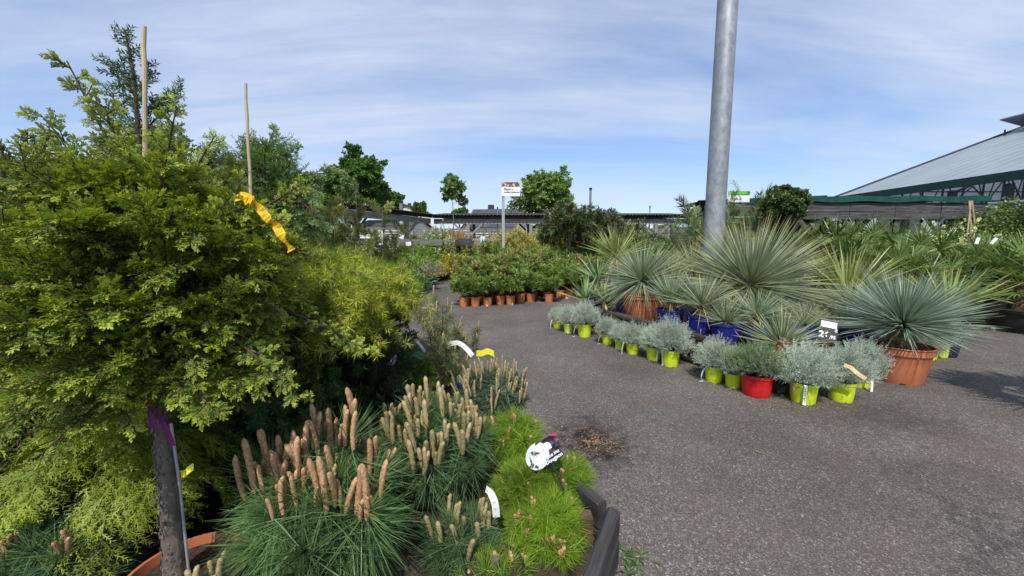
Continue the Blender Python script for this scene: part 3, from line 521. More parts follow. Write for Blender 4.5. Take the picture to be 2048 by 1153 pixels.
# soil inside the bed
mb = MB(); nx, ny = 26, 26
A_, B_, C_, D_ = Nn_+Vector((-.1, 0, 0)), Ff+Vector((-.12, 0, 0)), Vector((Ff.x-2.2, Ff.y+.3, 0)), Vector((Nn_.x-2.6, Nn_.y, 0)); K_ = C1+Vector((-.12, 0, 0))
v = []
for i in range(nx+1):
    t = i/nx; e = (A_.lerp(K_, t*2) if t < .5 else K_.lerp(B_, t*2-1)); f_ = D_.lerp(C_, t)
    for j in range(ny+1):
        q = e.lerp(f_, j/ny); v.append((q.x, q.y, .15+random.uniform(-.012, .012)*(2 if j else 0)-(0.14 if j > ny-2 else 0)))
mb.raw(v, [(i*(ny+1)+j, i*(ny+1)+j+1, (i+1)*(ny+1)+j+1, (i+1)*(ny+1)+j) for i in range(nx) for j in range(ny)])
o = mb.build('bed_soil', M['mulch']); o['kind'] = 'structure'; o['label'] = 'dark crumbly soil filling the pine bed'

# ----- pines
def candle_mesh(name, r, l, mat, n=9, rings=16, scale_bumps=True):
    mb = MB(); prof = []
    v = []; 
    for i in range(rings+1):
        t = i/rings; base = r*(.72+.28*min(1, t*4))*(1 if t < .86 else math.sqrt(max(0.02, 1-((t-.86)/.14)**2)))
        for k in range(n):
            a = k/n*2*PI + i*.35; rr = base*(1+.17*math.cos((i+k) * PI))
            v.append((rr*math.cos(a)+.12*l*t*t, rr*math.sin(a), l*t))
    mb.raw(v, [(i*n+k, i*n+(k+1) % n, (i+1)*n+(k+1) % n, (i+1)*n+k) for i in range(rings) for k in range(n)]+[tuple(rings*n+k for k in range(n))])
    me = bpy.data.meshes.new(name); me.from_pydata(mb.v, [], mb.f); me.materials.append(mat); me.polygons.foreach_set('use_smooth', [True]*len(me.polygons)); me.update(); return me
def put_candles(root, me, pts, s=(.7, 1.15), tilt=.09, name='candle'):
    for (p, d) in pts:
        o = bpy.data.objects.new(name, me); COL.objects.link(o); o.parent = root; o.location = p
        dd = (Vector(d)*.16+Vector((random.gauss(0, tilt), random.gauss(0, tilt), 1))).normalized(); q = dd.to_track_quat('Z', 'Y') @ Matrix.Rotation(random.uniform(0, 6.28), 3, 'Z').to_quaternion()
        o.rotation_mode = 'QUATERNION'; o.rotation_quaternion = q; k = random.uniform(*s); o.scale = (k**.5, k**.5, k)
def pine(label, px, py, Y, rr, nend, nl, nn, nw, mat, ends=None, cand=None, cmax=90, per=(1, 4), lo=-.1, zsc=.85, potr=.17, ang=(55, 95), cs=(.6, 1.15), gg=.12, spread=.03, age=.3, candlo=.25, name='potted_pine', potz=.15, frac=1.0):
    c = at(px, py, Y); root = thing(name, label, 'pine', (c.x, c.y, potz)); cz = c.z-potz
    D = dome(nend, lo, 1.0); E = D*rr*RG.uniform(.72, 1.0, (nend, 1))*[1, 1, zsc]
    if ends:
        X = np.array([list(at(x, y, yy)-c) for (x, y, yy) in ends]); E = np.concatenate([X, E]); D = norm(E)
    Sst = mk(np.tile([0, 0, cz-rr*.45], (len(E), 1)), E+[0, 0, rr*.45], np.linalg.norm(E+[0, 0, rr*.45], axis=1), g=0); st = FB(); stems(st, Sst, .012, .005, 3); st.build('stem', M['twigd'], root)
    fb = FB(); Sh = sub(Sst, nn, ang, nl, .62, 1.0, g=gg, aj=16, q=None); Sh['q'] = np.clip(RG.normal(age, .25, len(Sh['L'])), 0, 1); blades(fb, Sh, nw, 2, prof=.1, base=.8)
    Sh = sub(Sst, nn//3, 20, nl*.75, .93, 1.0, g=gg, aj=16); Sh['q'] = np.clip(RG.normal(age+.1, .25, len(Sh['L'])), 0, 1); blades(fb, Sh, nw, 2, prof=.1, base=.8); fb.build('needles', M[mat], root)
    mbp = MB(); r0 = potr*.5; mbp.tube([(0, 0, .1), (0, 0, cz-rr*.4)], [.02, .015], 6); mbp.build('trunk', M['bark'], root)
    if cand:
        pts = []; order = np.argsort(-E[:, 2])
        for i in (list(range(len(ends))) if ends else []) + [k for k in order if not ends or k >= len(ends)]:
            if E[i][2] < candlo*rr and not (ends and i < len(ends)): continue
            if random.random() > frac: continue
            k = random.randint(*per)+(3 if ends and i < len(ends) else 0)
            for j in range(k):
                if len(pts) < cmax: pts.append((Vector(E[i])+Vector((random.gauss(0, spread), random.gauss(0, spread), cz-.015)), D[i]))
        for me in [0]: put_candles(root, cand, pts, cs)
    potr = min(potr, rr*.75); pot(root, M['black'], potr, max(.07, min(potr*1.3, cz-rr*.62))); return root
CT = candle_mesh('candle', .0112, .22, M['candle'], 10, 26); CO = candle_mesh('candle', .012, .16, M['candleo'], 9, 20); CB = candle_mesh('bud', .0095, .062, M['bud'], 7, 10); CS = candle_mesh('shoot', .0085, .14, M['candleo'], 7, 10)
pine('large pine with long green needles and the tallest tan candles, in the foreground', 645, 1035, 1.5, .27, 20, .27, 190, .0052, 'pine', ends=[(700, 880, 1.55), (590, 1000, 1.4), (735, 1025, 1.35), (600, 955, 1.5), (655, 900, 1.65), (540, 960, 1.5)], cand=CT, cmax=84, per=(3, 6), lo=-.25, ang=(60, 110), candlo=.4, spread=.036, cs=(.4, 1.15), potr=.2)
pine('dark needled pine crowded with many olive tan candles, behind the tan candled pine', 865, 900, 2.05, .33, 62, .17, 100, .0045, 'pine2', cand=CO, cmax=99, per=(1, 4), candlo=.05, spread=.03, cs=(.55, 1.15))
pine('small dark pine with thin rusty candles between the big pine and bright green pines', 925, 1100, 1.65, .17, 24, .16, 110, .004, 'pine2', cand=CO, cmax=14, per=(1, 2), candlo=.3, spread=.02, cs=(.6, .95), potr=.12)
pine('bright green dwarf pine with small reddish buds, largest, beside the sleeper corner', 1092, 1065, 1.75, .19, 60, .125, 110, .0035, 'pineg', cand=CB, cmax=60, per=(3, 4), candlo=.1, spread=.007, cs=(.6, 1.1), frac=.3, gg=.05, ang=(45, 85), age=.4)
pine('bright green dwarf pine beside the round price label, against the asphalt', 1125, 965, 2.05, .15, 36, .12, 110, .0035, 'pineg', cand=CB, cmax=26, per=(2, 3), candlo=.1, spread=.007, frac=.3, gg=.05, ang=(45, 85), potr=.13)
pine('bright green dwarf pine wedged between the round label and the small dark pine', 1048, 985, 1.95, .15, 38, .125, 110, .0035, 'pineg', cand=CB, cmax=20, per=(2, 3), candlo=.1, spread=.007, frac=.25, gg=.05, ang=(45, 85), potr=.12)
pine('bright green dwarf pine farthest back, at the far end of the sleeper edge', 1020, 885, 2.35, .2, 40, .13, 110, .0038, 'pineg', cand=CB, cmax=26, per=(2, 3), candlo=.1, spread=.007, frac=.3, gg=.05, ang=(45, 85), potr=.15)
pine('bright green dwarf pine cut off by the bottom edge of the picture', 990, 1185, 1.5, .17, 40, .12, 110, .0035, 'pineg', cand=CB, cmax=30, per=(2, 3), candlo=.1, spread=.007, frac=.3, gg=.05, ang=(45, 85), potr=.13)
pine('shaded pine with pale tan candles in the bottom left corner', 85, 1165, 1.3, .2, 24, .17, 120, .004, 'pine2', ends=[(25, 1110, 1.3), (130, 1105, 1.28)], cand=CT, cmax=12, per=(1, 1), candlo=.9, spread=.018, cs=(.3, .5), potr=.15, potz=.1)
pine('tiny pine with short grey green shoots inside the orange tree pot', 420, 1185, 1.18, .07, 10, .05, 60, .0035, 'pineb', cand=CO, cmax=8, per=(1, 1), candlo=.1, spread=.02, cs=(.4, .6), potr=.07, potz=.2)
pine('blue green pine with clustered olive shoots under the lemon yellow tag', 985, 800, 2.65, .27, 60, .085, 90, .0045, 'pineb', cand=CS, cmax=90, per=(1, 3), candlo=.1, spread=.03, cs=(.5, 1.1), potr=.16)

def upright(label, name, cat, px, py0, py1, Y, wpx, nst, nsub, nlf, ll, lw, mat, sangle=35, potm='black', potr=.14, flat=True, subl=.32, lo=.7, ang=60, seg=1, cand=None, base_z=None, g=-.02, sr=.007, twm='twigd', t0=.12):
    top = at(px, py0, Y); bz = gr(px, py1).z if base_z is None else base_z; root = thing(name, label, cat, (top.x, top.y, bz)); H = top.z-bz-potr*1.25*.9
    fb = FB(); st = FB(); Dd = dome(nst, lo, 1.0); wm = mpp(px, (py0+py1)/2, Y)*wpx/2
    Dd[:, :2] *= wm/max(H, .1)/max(.2, math.sqrt(1-lo*lo))*1.0; Dd[0] = (0, 0, 1); S = mk(np.zeros((nst, 3)), Dd, H*np.where(np.arange(nst) == 0, 1.02, RG.uniform(.6, 1, nst)), g=g)
    stems(st, S, sr, None, 4, 4); s2 = sub(S, nsub, sangle, (subl,), t0, 1.0, taper=.6, g=-.05); stems(st, s2, sr*.4, None, 2); s3 = sub(s2, 5, 38, (.45,), .2, .95, flat=True, taper=.3); stems(st, s3, sr*.25, None, 1)
    for Q, f_ in ((s2, 1.0), (s3, .6), (S, .8)):
        lv = sub(Q, int(nlf*f_), ang, ll, .05 if Q is not S else .2, 1.0, flat=flat, rollj=.3 if flat else 0); blades(fb, lv, lw, seg, prof=.5)
    st.build('stem', M[twm], root, (0, 0, potr*1.1)); fb.build('needles', M[mat], root, (0, 0, potr*1.1)); pot(root, M[potm], potr, potr*1.25)
    if cand is not None:
        P, A = axes(s2, np.ones((len(s2['L']), 1))); pts = [(Vector(p)+Vector((0, 0, potr*1.1)), a) for p, a in zip(P[:, 0], A[:, 0])]; random.shuffle(pts); put_candles(root, cand, pts[:80], (.35, .75), .2, 'shoot')
    return root, S
upright('sparse young pine with stiff olive new shoots, standing alone before the asphalt', 'young_pine', 'pine', 885, 618, 770, 3.0, 210, 10, 9, 26, .05, .0042, 'pinel', 32, potr=.15, flat=False, lo=.6, cand=CS, base_z=.15, t0=.25)
upright('low bright green spruce under the green plant card', 'dwarf_spruce', 'spruce', 815, 690, 800, 2.85, 150, 26, 7, 26, .03, .004, 'pineg', 40, potr=.15, flat=False, lo=.35, base_z=.1)
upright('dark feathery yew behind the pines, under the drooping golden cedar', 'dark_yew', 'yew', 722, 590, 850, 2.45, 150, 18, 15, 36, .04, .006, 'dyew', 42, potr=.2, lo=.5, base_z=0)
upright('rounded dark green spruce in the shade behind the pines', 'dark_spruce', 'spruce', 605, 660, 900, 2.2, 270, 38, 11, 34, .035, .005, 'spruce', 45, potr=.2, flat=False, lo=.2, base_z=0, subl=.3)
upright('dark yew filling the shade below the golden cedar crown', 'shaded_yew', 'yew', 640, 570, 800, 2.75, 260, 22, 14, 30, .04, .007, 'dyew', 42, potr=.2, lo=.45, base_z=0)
for i, (px, p0, Y, wp, lab) in enumerate([(640, 385, 3.9, 120, 'tall yew with yellow tips, broadest of the three beside the cedar'), (712, 395, 4.3, 90, 'tall slim yew with yellow tips rising straight above the golden cedar'), (765, 425, 4.8, 110, 'loose yew with yellow tips nearest the row of lettered boards'), (668, 440, 3.6, 90, 'shorter yew with brown stems tucked between taller yews')]):
    upright(lab, 'tall_yew', 'yew', px, p0, 700, Y, wp, 6, 16, 30, .055, .009, 'yew', 48, potr=.2, lo=.86, base_z=0, subl=.22, sr=.012, twm='twig')

# ----- golden cedar
def cedar(label, px, py, Y, ends, potr=.2):
    c = at(px, py, Y); root = thing('golden_cedar', label, 'cedar', (c.x, c.y, 0)); fb = FB(); st = FB(); mbt = MB()
    mbt.tube([(0, 0, .2), (.02, 0, c.z*.6), (0, 0, c.z)], [.02, .018, .012], 7); mbt.build('trunk', M['twig'], root)
    X = np.array([list(at(x, y, yy)-Vector((c.x, c.y, 0))) for (x, y, yy) in ends]); P0 = np.tile([0, 0, c.z], (len(X), 1))+RG.normal(0, .04, (len(X), 3)); v = X-P0; Ln = np.linalg.norm(v, axis=1)
    g = .25; D = norm(v/Ln[:, None]+np.array([0, 0, g])); S = mk(P0, D, Ln, g=g); stems(st, S, .009, .002, 5, 4)
    s2 = sub(S, 12, 48, .24, .15, 1.0, flat=True, g=.5, taper=.3, rollj=.5); stems(st, s2, .003, .001, 3)
    s3 = sub(s2, 6, 60, .015, .1, 1.0); s3b = sub(S, 13, 60, .015, .1, 1.0)
    for q in (s3, s3b):
        nd = sub(q, 20, 60, .06, 0, 1, aj=26); nd['q'] = np.clip(np.repeat(q['t'], 20)*.75+RG.normal(-.05, .25, len(nd['L'])), 0, 1); blades(fb, nd, .0036, 1, prof=.3)
    nd = sub(s2, 26, 50, .035, .5, 1.0, aj=18); nd['q'] = np.clip(RG.normal(.8, .2, len(nd['L'])), 0, 1); blades(fb, nd, .0045, 1, prof=.3)
    st.build('branch', M['twig'], root); fb.build('needles', M['cedar'], root); pot(root, M['black'], potr, .28); return root
ends = [(835, 565, 2.3), (800, 540, 2.4), (770, 575, 2.15), (740, 640, 2.1), (700, 650, 2.05), (660, 600, 2.0), (690, 540, 2.6), (740, 530, 2.7), (640, 520, 2.2), (600, 500, 2.3), (590, 560, 2.1), (720, 590, 2.0), (780, 600, 2.3), (560, 530, 2.5), (690, 500, 2.8), (640, 490, 2.7), (670, 640, 2.0), (810, 590, 2.5), (715, 610, 1.95), (655, 560, 1.95), (750, 560, 2.0)]
cedar('golden cedar with bright yellow drooping needle tufts arching over the path', 640, 545, 2.3, ends)

# ----- big golden cypress standard in the foreground
def cyp_sprays(S, fb, st, n2=18, n3=12, n4=11, l2=.13, l3=.045, l4=.0115, w4=.0046, sr=.004, t0=.12, qb=0.0, droop=.02):
    s2 = sub(S, n2, 48, l2, t0, 1.0, flat=True, taper=.45, g=droop, rollj=.8); stems(st, s2, sr*.6, .0012, 2)
    s3 = sub(s2, n3, 44, l3, .08, 1.0, flat=True, taper=.5, g=.05, rollj=.5); s3b = sub(S, n3, 46, l3, .55, 1.0, flat=True, taper=.4)
    for q_, tt in ((s3, np.repeat(s2['t'], n3)), (s3b, s3b['t'])):
        q_['q'] = np.clip((q_['t']-.25)*.95*np.clip(tt, 0, 1)+qb+RG.normal(0, .14, len(tt)), 0, 1)
        lv = sub(q_, n4, 36, l4, .05, 1.0, flat=True, rollj=.7, jit=.2); lv['q'] = np.clip(np.repeat(q_['q'], n4)+.25*lv['t']-.05, 0, 1); blades(fb, lv, w4, 1, prof=.55); blades(fb, q_, w4*.5, 2, prof=.4, base=.7)
def cypress(label, base, z0, z1, nb, prof, elev, extra=(), mat='cyp', el2=.07, pot_=None, tr=(.045, .02), name='golden_cypress', lean=(0, 0), bark='bark', **kw):
    root = thing(name, label, 'cypress', base); mbt = MB(); bx, by, bz = base; n = 14
    pts = [Vector((lean[0]*i/n+random.gauss(0, .003), lean[1]*i/n, .05+(z1-bz-.05)*i/n)) for i in range(n+1)]
    mbt.tube(pts, [tr[0]+(tr[1]-tr[0])*i/n for i in range(n+1)], 14, jit=.05); mbt.build('trunk', M[bark], root, smooth=True)
    t = (np.arange(nb)+RG.uniform(0, 1, nb))/nb; z = z0+(z1-z0)*t; ph = np.arange(nb)*2.39996+RG.uniform(0, .6, nb); el = np.radians(np.interp(t, *elev)+RG.normal(0, 9, nb)); Ln = np.interp(t, *prof)*RG.uniform(.72, 1.08, nb)
    D = np.stack([np.cos(ph)*np.cos(el), np.sin(ph)*np.cos(el), np.sin(el)], 1); P0 = np.stack([lean[0]*(z-bz)/(z1-bz), lean[1]*(z-bz)/(z1-bz), z-bz], 1)
    S = mk(P0, D, Ln, g=kw.pop('bg', .05)); fb = FB(); st = FB(); stems(st, S, .008, .002, 4, 4); cyp_sprays(S, fb, st, **kw)
    if extra:
        Pa = np.array([list(at(*a)-Vector(base)) for a, b, *_ in extra]); Pb = np.array([list(at(*b)-Vector(base)) for a, b, *_ in extra]); v = Pb-Pa; Ln = np.linalg.norm(v, axis=1)
        toc = norm(np.array([0, 0, 1.6])-(Pa+np.array(base))); g = np.array([e[2] if len(e) > 2 else -.08 for e in extra])
        Se = mk(Pa, norm(v/Ln[:, None]+np.array([0, 0, 1.0])*g[:, None]), Ln, g=g, Nn=toc+RG.normal(0, .35, toc.shape)); stems(st, Se, .008, .002, 5, 5); k2 = dict(kw); k2['n2'] = 11; k2['l2'] = el2; k2['qb'] = .1; k2['t0'] = .32; k2['n3'] = 7; k2['l3'] = .032; k2['droop'] = -.05; cyp_sprays(Se, fb, st, **k2)
    st.build('branch', M['twigd'], root); fb.build('foliage', M[mat], root); return root
tb = at(347, 1150, 1.3)
cy = cypress('golden cypress standard on a bare scaly trunk, filling the left foreground', (tb.x, tb.y, .12), 1.18, 1.68, 175, ([0, .25, .55, .8, 1], [.38, .46, .46, .4, .22]), ([0, .3, .7, 1], [-6, 8, 22, 40]), lean=(-.02, .06), tr=(.038, .02),
    extra=[((300, 430, 1.34), (150, 150, 1.3), -.1), ((290, 440, 1.34), (105, 250, 1.3), -.15), ((270, 400, 1.34), (215, 170+60, 1.32), -.1), ((300, 440, 1.36), (345, 240, 1.38), -.15), ((310, 450, 1.36), (415, 290, 1.4), -.15), ((290, 420, 1.34), (255, 300, 1.3), -.1), ((320, 560, 1.36), (487, 365, 1.3), .05),
           ((420, 640, 1.3), (590, 790, 1.25), .12), ((520, 600, 1.6), (725, 700, 1.7), .12), ((300, 680, 1.2), (30, 820, 1.15), .1), ((300, 480, 1.3), (180, 330, 1.2), -.1), ((300, 470, 1.3), (330, 330, 1.2), -.1), ((330, 500, 1.3), (470, 420, 1.25), -.05), ((400, 500, 1.4), (560, 440, 1.5), -.05)])
fbk = FB(); m_ = 900; a_ = RG.uniform(0, 6.28, m_); z_ = RG.uniform(.1, 1.1, m_); rr_ = .0385-.018*z_/1.6; Pk = np.stack([rr_*np.cos(a_)-.02*z_/1.6, rr_*np.sin(a_)+.06*z_/1.7, z_], 1); Dk = np.stack([np.cos(a_)*.25, np.sin(a_)*.25, RG.choice([-1, 1], m_)*1.0], 1)
Sk = mk(Pk, Dk, RG.uniform(.008, .022, m_), Nn=np.stack([np.cos(a_), np.sin(a_), 0*a_], 1)); blades(fbk, Sk, .01, 2, prof=.5); fbk.build('bark_scales', M['barkf'], cy)
pr = thing('tree_pot', 'orange plastic pot holding the golden cypress trunk at the bottom edge', 'pot', (tb.x+.03, tb.y+.02, 0))
pot(pr, M['terra'], .205, .36)
# bamboo/metal support beside the trunk, ribbons, tags
root = thing('support_stake', 'thin grey stake tied along the right side of the scaly trunk', 'stake', (tb.x+.04, tb.y+.02, .3)); mb = MB(); mb.tube([(0, 0, 0), (-.004, .005, .4), (-.008, .0, .66)], .005, 8); mb.build('rod', M['steel'], root); mb = MB(); mb.tube([(-.008, 0, .655), (-.008, 0, .67)], [.006, .005], 8); mb.build('cap', M['black'], root)
root = thing('purple_ribbon', 'purple plastic ribbon knotted round the scaly trunk', 'ribbon', at(318, 845, 1.24))
c0 = Vector(root.location)
def loc(pts): return [at(*p)-c0 for p in pts]
strip(loc([(296, 820, 1.2), (308, 822, 1.2), (322, 838, 1.215), (335, 850, 1.225)]), .022, M['purple'], root, 'tail'); strip(loc([(300, 824, 1.195), (302, 842, 1.195), (308, 858, 1.2)]), .02, M['purple'], root, 'tail', side=(1, 0, .2)); strip(loc([(322, 838, 1.213), (336, 865, 1.22), (346, 893, 1.225)]), .019, M['purple'], root, 'tail', side=(1, 0, .3))
root = thing('yellow_tag', 'small yellow loop tag on the stake beside the scaly trunk', 'tag', at(372, 945, 1.27)); c0 = Vector(root.location)
strip(loc([(362, 950, 1.29), (370, 947, 1.26), (380, 938, 1.25), (387, 934, 1.25)]), .026, M['yltape'], root, 'band', side=(0, .1, 1))
root = thing('yellow_tape', 'long yellow warning tape hanging from a branch before the blue sky', 'tape', at(480, 398, 1.2)); c0 = Vector(root.location)
strip(loc([(478, 390, 1.22), (492, 403, 1.2), (506, 400, 1.2), (520, 418, 1.19), (538, 440, 1.18), (552, 452, 1.18), (566, 476, 1.17), (583, 502, 1.16)]), .027, M['ytape'], root, 'band', twist=.9); mb = MB(); 
strip(loc([(476, 402, 1.235), (484, 392, 1.255), (500, 398, 1.24), (504, 408, 1.205)]), .026, M['ytape'], root, 'knot')
# second, olive cypress left
b2 = at(40, 900, 1.75)
cypress('olive green cypress with upright tips at the far left edge', (b2.x, b2.y, .1), .6, 1.5, 120, ([0, .4, .8, 1], [.5, .58, .46, .22]), ([0, .5, 1], [-8, 5, 22]), mat='cyp2', name='olive_cypress', n2=13, n3=9, n4=8, el2=.04,
    extra=[((40, 380, 1.7), (55, 270, 1.68), -.05), ((80, 380, 1.7), (92, 278, 1.68), -.05), ((110, 380, 1.7), (120, 300, 1.68), -.05), ((10, 400, 1.7), (5, 300, 1.7), -.1), ((-20, 400, 1.7), (-25, 290, 1.7), -.1)])
b2 = at(520, 800, 2.0)
cypress('yellow green cypress behind the tape, filling the gap before the golden cedar', (b2.x, b2.y, .1), .9, 1.66, 95, ([0, .4, .8, 1], [.34, .40, .32, .18]), ([0, .5, 1], [-5, 8, 30]), mat='cyp2', name='yellow_cypress', n2=12, n3=9, n4=8,
    extra=[((430, 400, 1.95), (470, 330, 1.95), -.05), ((520, 420, 1.95), (600, 370, 1.95), -.05), ((420, 420, 1.9), (380, 330, 1.9), -.05)])
# weeping golden thread cypress, lower left
def thread(label, px, py, Y, n, r, mat='thread', potr=.2, lo=-.1):
    c = at(px, py, Y); root = thing('thread_cypress', label, 'cypress', (c.x, c.y, 0)); fb = FB(); st = FB(); S = mk(np.tile([0, 0, c.z], (n, 1))+RG.normal(0, .03, (n, 3)), dome(n, lo, 1), r*RG.uniform(.65, 1.1, n), g=.55); stems(st, S, .004, .001, 4)
    s2 = sub(S, 13, 38, .16, .2, 1.0, flat=True, taper=.4, g=.4, rollj=.6); s3 = sub(s2, 9, 42, .045, .1, 1.0, flat=True, g=.2, rollj=.4); s3['q'] = np.clip(s3['t']*.5+RG.normal(.2, .2, len(s3['L'])), 0, 1)
    blades(fb, s2, .004, 3, base=.8, q=.3); lv = sub(s3, 7, 40, .016, .05, 1.0, flat=True); lv['q'] = np.repeat(s3['q'], 7); blades(fb, lv, .0042, 1); blades(fb, s3, .0036, 2, base=.8)
    st.build('branch', M['twig'], root); fb.build('foliage', M[mat], root); mb = MB(); mb.tube([(0, 0, .1), (0, 0, c.z)], .015, 6); mb.build('trunk', M['bark'], root); pot(root, M['black'], potr, .3); return root
thread('weeping golden thread cypress, brightest, left of the scaly trunk', 255, 900, 1.62, 60, .40)
thread('weeping golden thread cypress showing right of the scaly trunk', 405, 800, 2.05, 26, .2, potr=.14)
thread('dull olive thread cypress shaded at the left of the golden one', 140, 850, 1.95, 34, .34, 'cyp2', potr=.16)
# black pots in the shade
def potted(name, label, cat, loc, potm, pr_, ph, rz=0, group=None, **k):
    root = thing(name, label, cat, loc, rz, group); pot(root, M[potm], pr_, ph, **k); return root
p = at(15, 1010, 1.6); r_ = potted('black_tub', 'wide black tub of bark and dark yew at the left edge', 'pot', (p.x, p.y, 0), 'black', .27, .5)
fb, st, S = g_shoots(22, .55, .05, 30, .035, .006, 50, 9, .35, flat=True, lodir=.3); fb.build('needles', M['dyew'], r_, (0, 0, .45)); st.build('stem', M['twigd'], r_, (0, 0, .45))
p = at(425, 905, 2.1); r_ = potted('black_tub', 'deep black tub filled with bark just right of the scaly trunk', 'pot', (p.x, p.y, 0), 'black', .27, .62)
mb = MB(); 
for i in range(90):
    a = random.uniform(0, 6.28); q = .24*math.sqrt(random.random()); mb.box((q*math.cos(a), q*math.sin(a), .575), (random.uniform(.02, .06), .015, .01), Matrix.Rotation(random.uniform(0, 3), 3, 'Z'))
mb.build('bark_mulch', M['chip'], r_)
# fir leader with its bamboo cane
def cane(label, a, b, Y, r, lab2=None):
    A = at(a[0], a[1], Y); B = at(b[0], b[1], Y); A0 = A+(A-B).normalized()*A.z*.85; root = thing('bamboo_cane', label, 'cane', (A0.x, A0.y, 0)); mb = MB(); c0 = Vector(root.location); n = 26; pts = []; rad = []
    for i in range(n+1):
        t = i/n; pts.append(A0.lerp(B, t)-c0+Vector((random.gauss(0, .0015), 0, 0))); rad.append(r*(1.0 if i % 4 else 1.14)*(1-.2*t))
    mb.tube(pts, rad, 9); mb.build('cane', M['bamboo'], root); return root
cane('tall pale bamboo cane tied to the dark fir leader, highest in the picture', (291, 400), (288, 53), 1.75, .0105)
cane('thinner bamboo cane standing between the cypress and the blue green foliage', (502, 390), (491, 167), 2.0, .0085)
b = at(290, 900, 1.78); root = thing('young_fir', 'dark young fir whose sparse leader climbs beside the bamboo cane', 'fir', (b.x, b.y, 0)); fb = FB(); st = FB(); mbt = MB()
lead = [at(288, 560, 1.78), at(283, 330, 1.78), at(276, 250, 1.78), at(268, 150, 1.78), at(250, 62, 1.78)]; mbt.tube([(0, 0, 0)]+[q-Vector((b.x, b.y, 0)) for q in lead], [.03, .016, .012, .009, .006, .003], 8); mbt.build('trunk', M['twigd'], root)
ex = [((283, 270), (203, 168)), ((281, 240), (218, 128)), ((272, 200), (232, 125)), ((284, 210), (298, 125)), ((286, 235), (365, 178)), ((286, 262), (352, 205)), ((284, 225), (330, 200)), ((268, 150), (250, 62)), ((276, 250), (268, 150)), ((284, 330), (276, 250)), ((284, 290), (335, 262)), ((284, 300), (215, 220))]
Pa = np.array([list(at(*a, 1.78)-Vector((b.x, b.y, 0))) for a, _ in ex]); Pb = np.array([list(at(*c, 1.78)-Vector((b.x, b.y, 0))) for _, c in ex]); v = Pb-Pa; S = mk(Pa, v, np.linalg.norm(v, axis=1), g=0.0, Nn=np.tile([0, -1, .3], (len(ex), 1))); stems(st, S, .004, .002, 3)
s2 = sub(S, 9, 48, .05, .2, 1.0, flat=True, rollj=.5); stems(st, s2, .002, .001, 1)
for q, n_ in ((S, 70), (s2, 20)): lv = sub(q, n_, 55, .02, .05, 1.0); blades(fb, lv, .0065, 1, prof=.5)
S = mk(np.array([[0, 0, z] for z in np.linspace(.5, 1.6, 22)]), dome(22, -.05, .4), .3); s2 = sub(S, 9, 45, .14, .2, 1, flat=True); stems(st, S, .005); lv = sub(s2, 24, 55, .018, 0, 1); blades(fb, lv, .005)
st.build('branch', M['twigd'], root); fb.build('needles', M['nordmann'], root); pot(root, M['black'], .2, .3)
# blue green lacy cypress behind the second cane
b = at(560, 800, 2.75); cypress('blue green lacy cypress with arching tips behind the second cane', (b.x, b.y, 0), 1.0, 2.1, 66, ([0, .4, .8, 1], [.5, .5, .4, .25]), ([0, .5, 1], [0, 20, 55]), mat='lace', name='lacy_cypress', n2=12, n3=8, n4=8, l4=.02, w4=.006, l2=.2, l3=.08,
    extra=[((500, 380, 2.7), (545, 265, 2.7), -.1), ((500, 340, 2.7), (600, 300, 2.7), .1), ((560, 360, 2.7), (680, 345, 2.7), .1), ((560, 380, 2.7), (640, 400, 2.7), .1), ((600, 400, 2.7), (650, 460, 2.6), .15)])
# ----- labels among the left plants
def card(name, label, cat, c, w_, h_, mat, face=None, lean=0.0, rot=0.0, parts=None):
    root = thing(name, label, cat, c); yaw = math.atan2(c[0], c[1]) if face is None else face
    root.rotation_euler = (-lean, rot, -yaw); mb = MB(); mb.box((0, 0, 0), (w_, .0015, h_)); mb.build('card', mat, root); return root
# round+square plant label, printed, leaning on the bright pine
root = thing('plant_label', 'rounded glossy plant label with white lettering stuck in the bright green pines', 'plant label', at(1084, 907, 1.95)); 
root.rotation_euler = (R(-52), R(-36), R(-3)); n = 20
def flat(name, pts, mat, y): mb = MB(); mb.raw([(x, y, z) for x, z in pts], [tuple(range(len(pts)))]); return mb.build(name, mat, root)
sq = [(-.0, -.075), (.105, -.075), (.115, -.065), (.115, .05), (.105, .06), (-.0, .065)]; ci = [(-.03+.072*math.cos(k/n*2*PI), -.0+.072*math.sin(k/n*2*PI)) for k in range(n)]
flat('square_half', sq, M['cardph'], 0); flat('round_half', ci, M['pale'], -.0015)
flat('red_corner', [(.08, .06), (.1149, .035), (.1149, .05), (.105, .06)], M['magenta'], -.0015); flat('white_badge', [(.02, -.005), (.065, -.005), (.065, .02), (.052, .038), (.034, .038), (.02, .022)], M['paper'], -.003)
text('Pinus mu', .026, M['paper'], root, (.0, -.004, -.045), (R(90), 0, 0), bold=.0006); text('Dougeon', .028, M['paper'], root, (.0, -.004, -.07), (R(90), 0, 0), bold=.0006)
mb = MB(); mb.box((.03, .002, -.14), (.012, .002, .16)); mb.build('stem', M['black'], root)
card('plant_card', 'small green plant card standing above the low bright spruce', 'plant label', at(812, 678, 2.8), .055, .095, M['cardg'], rot=R(8), lean=R(-10)); card('plant_card', 'tilted green and white card half hidden under the young pine', 'plant label', at(838, 712, 2.6), .07, .07, M['cardg'], rot=R(35), lean=R(-40)); card('plant_card', 'pale blue card tucked in the dark yew by the asphalt', 'plant label', at(785, 650, 2.4), .09, .045, M['pale'], rot=R(-20), lean=R(-50))
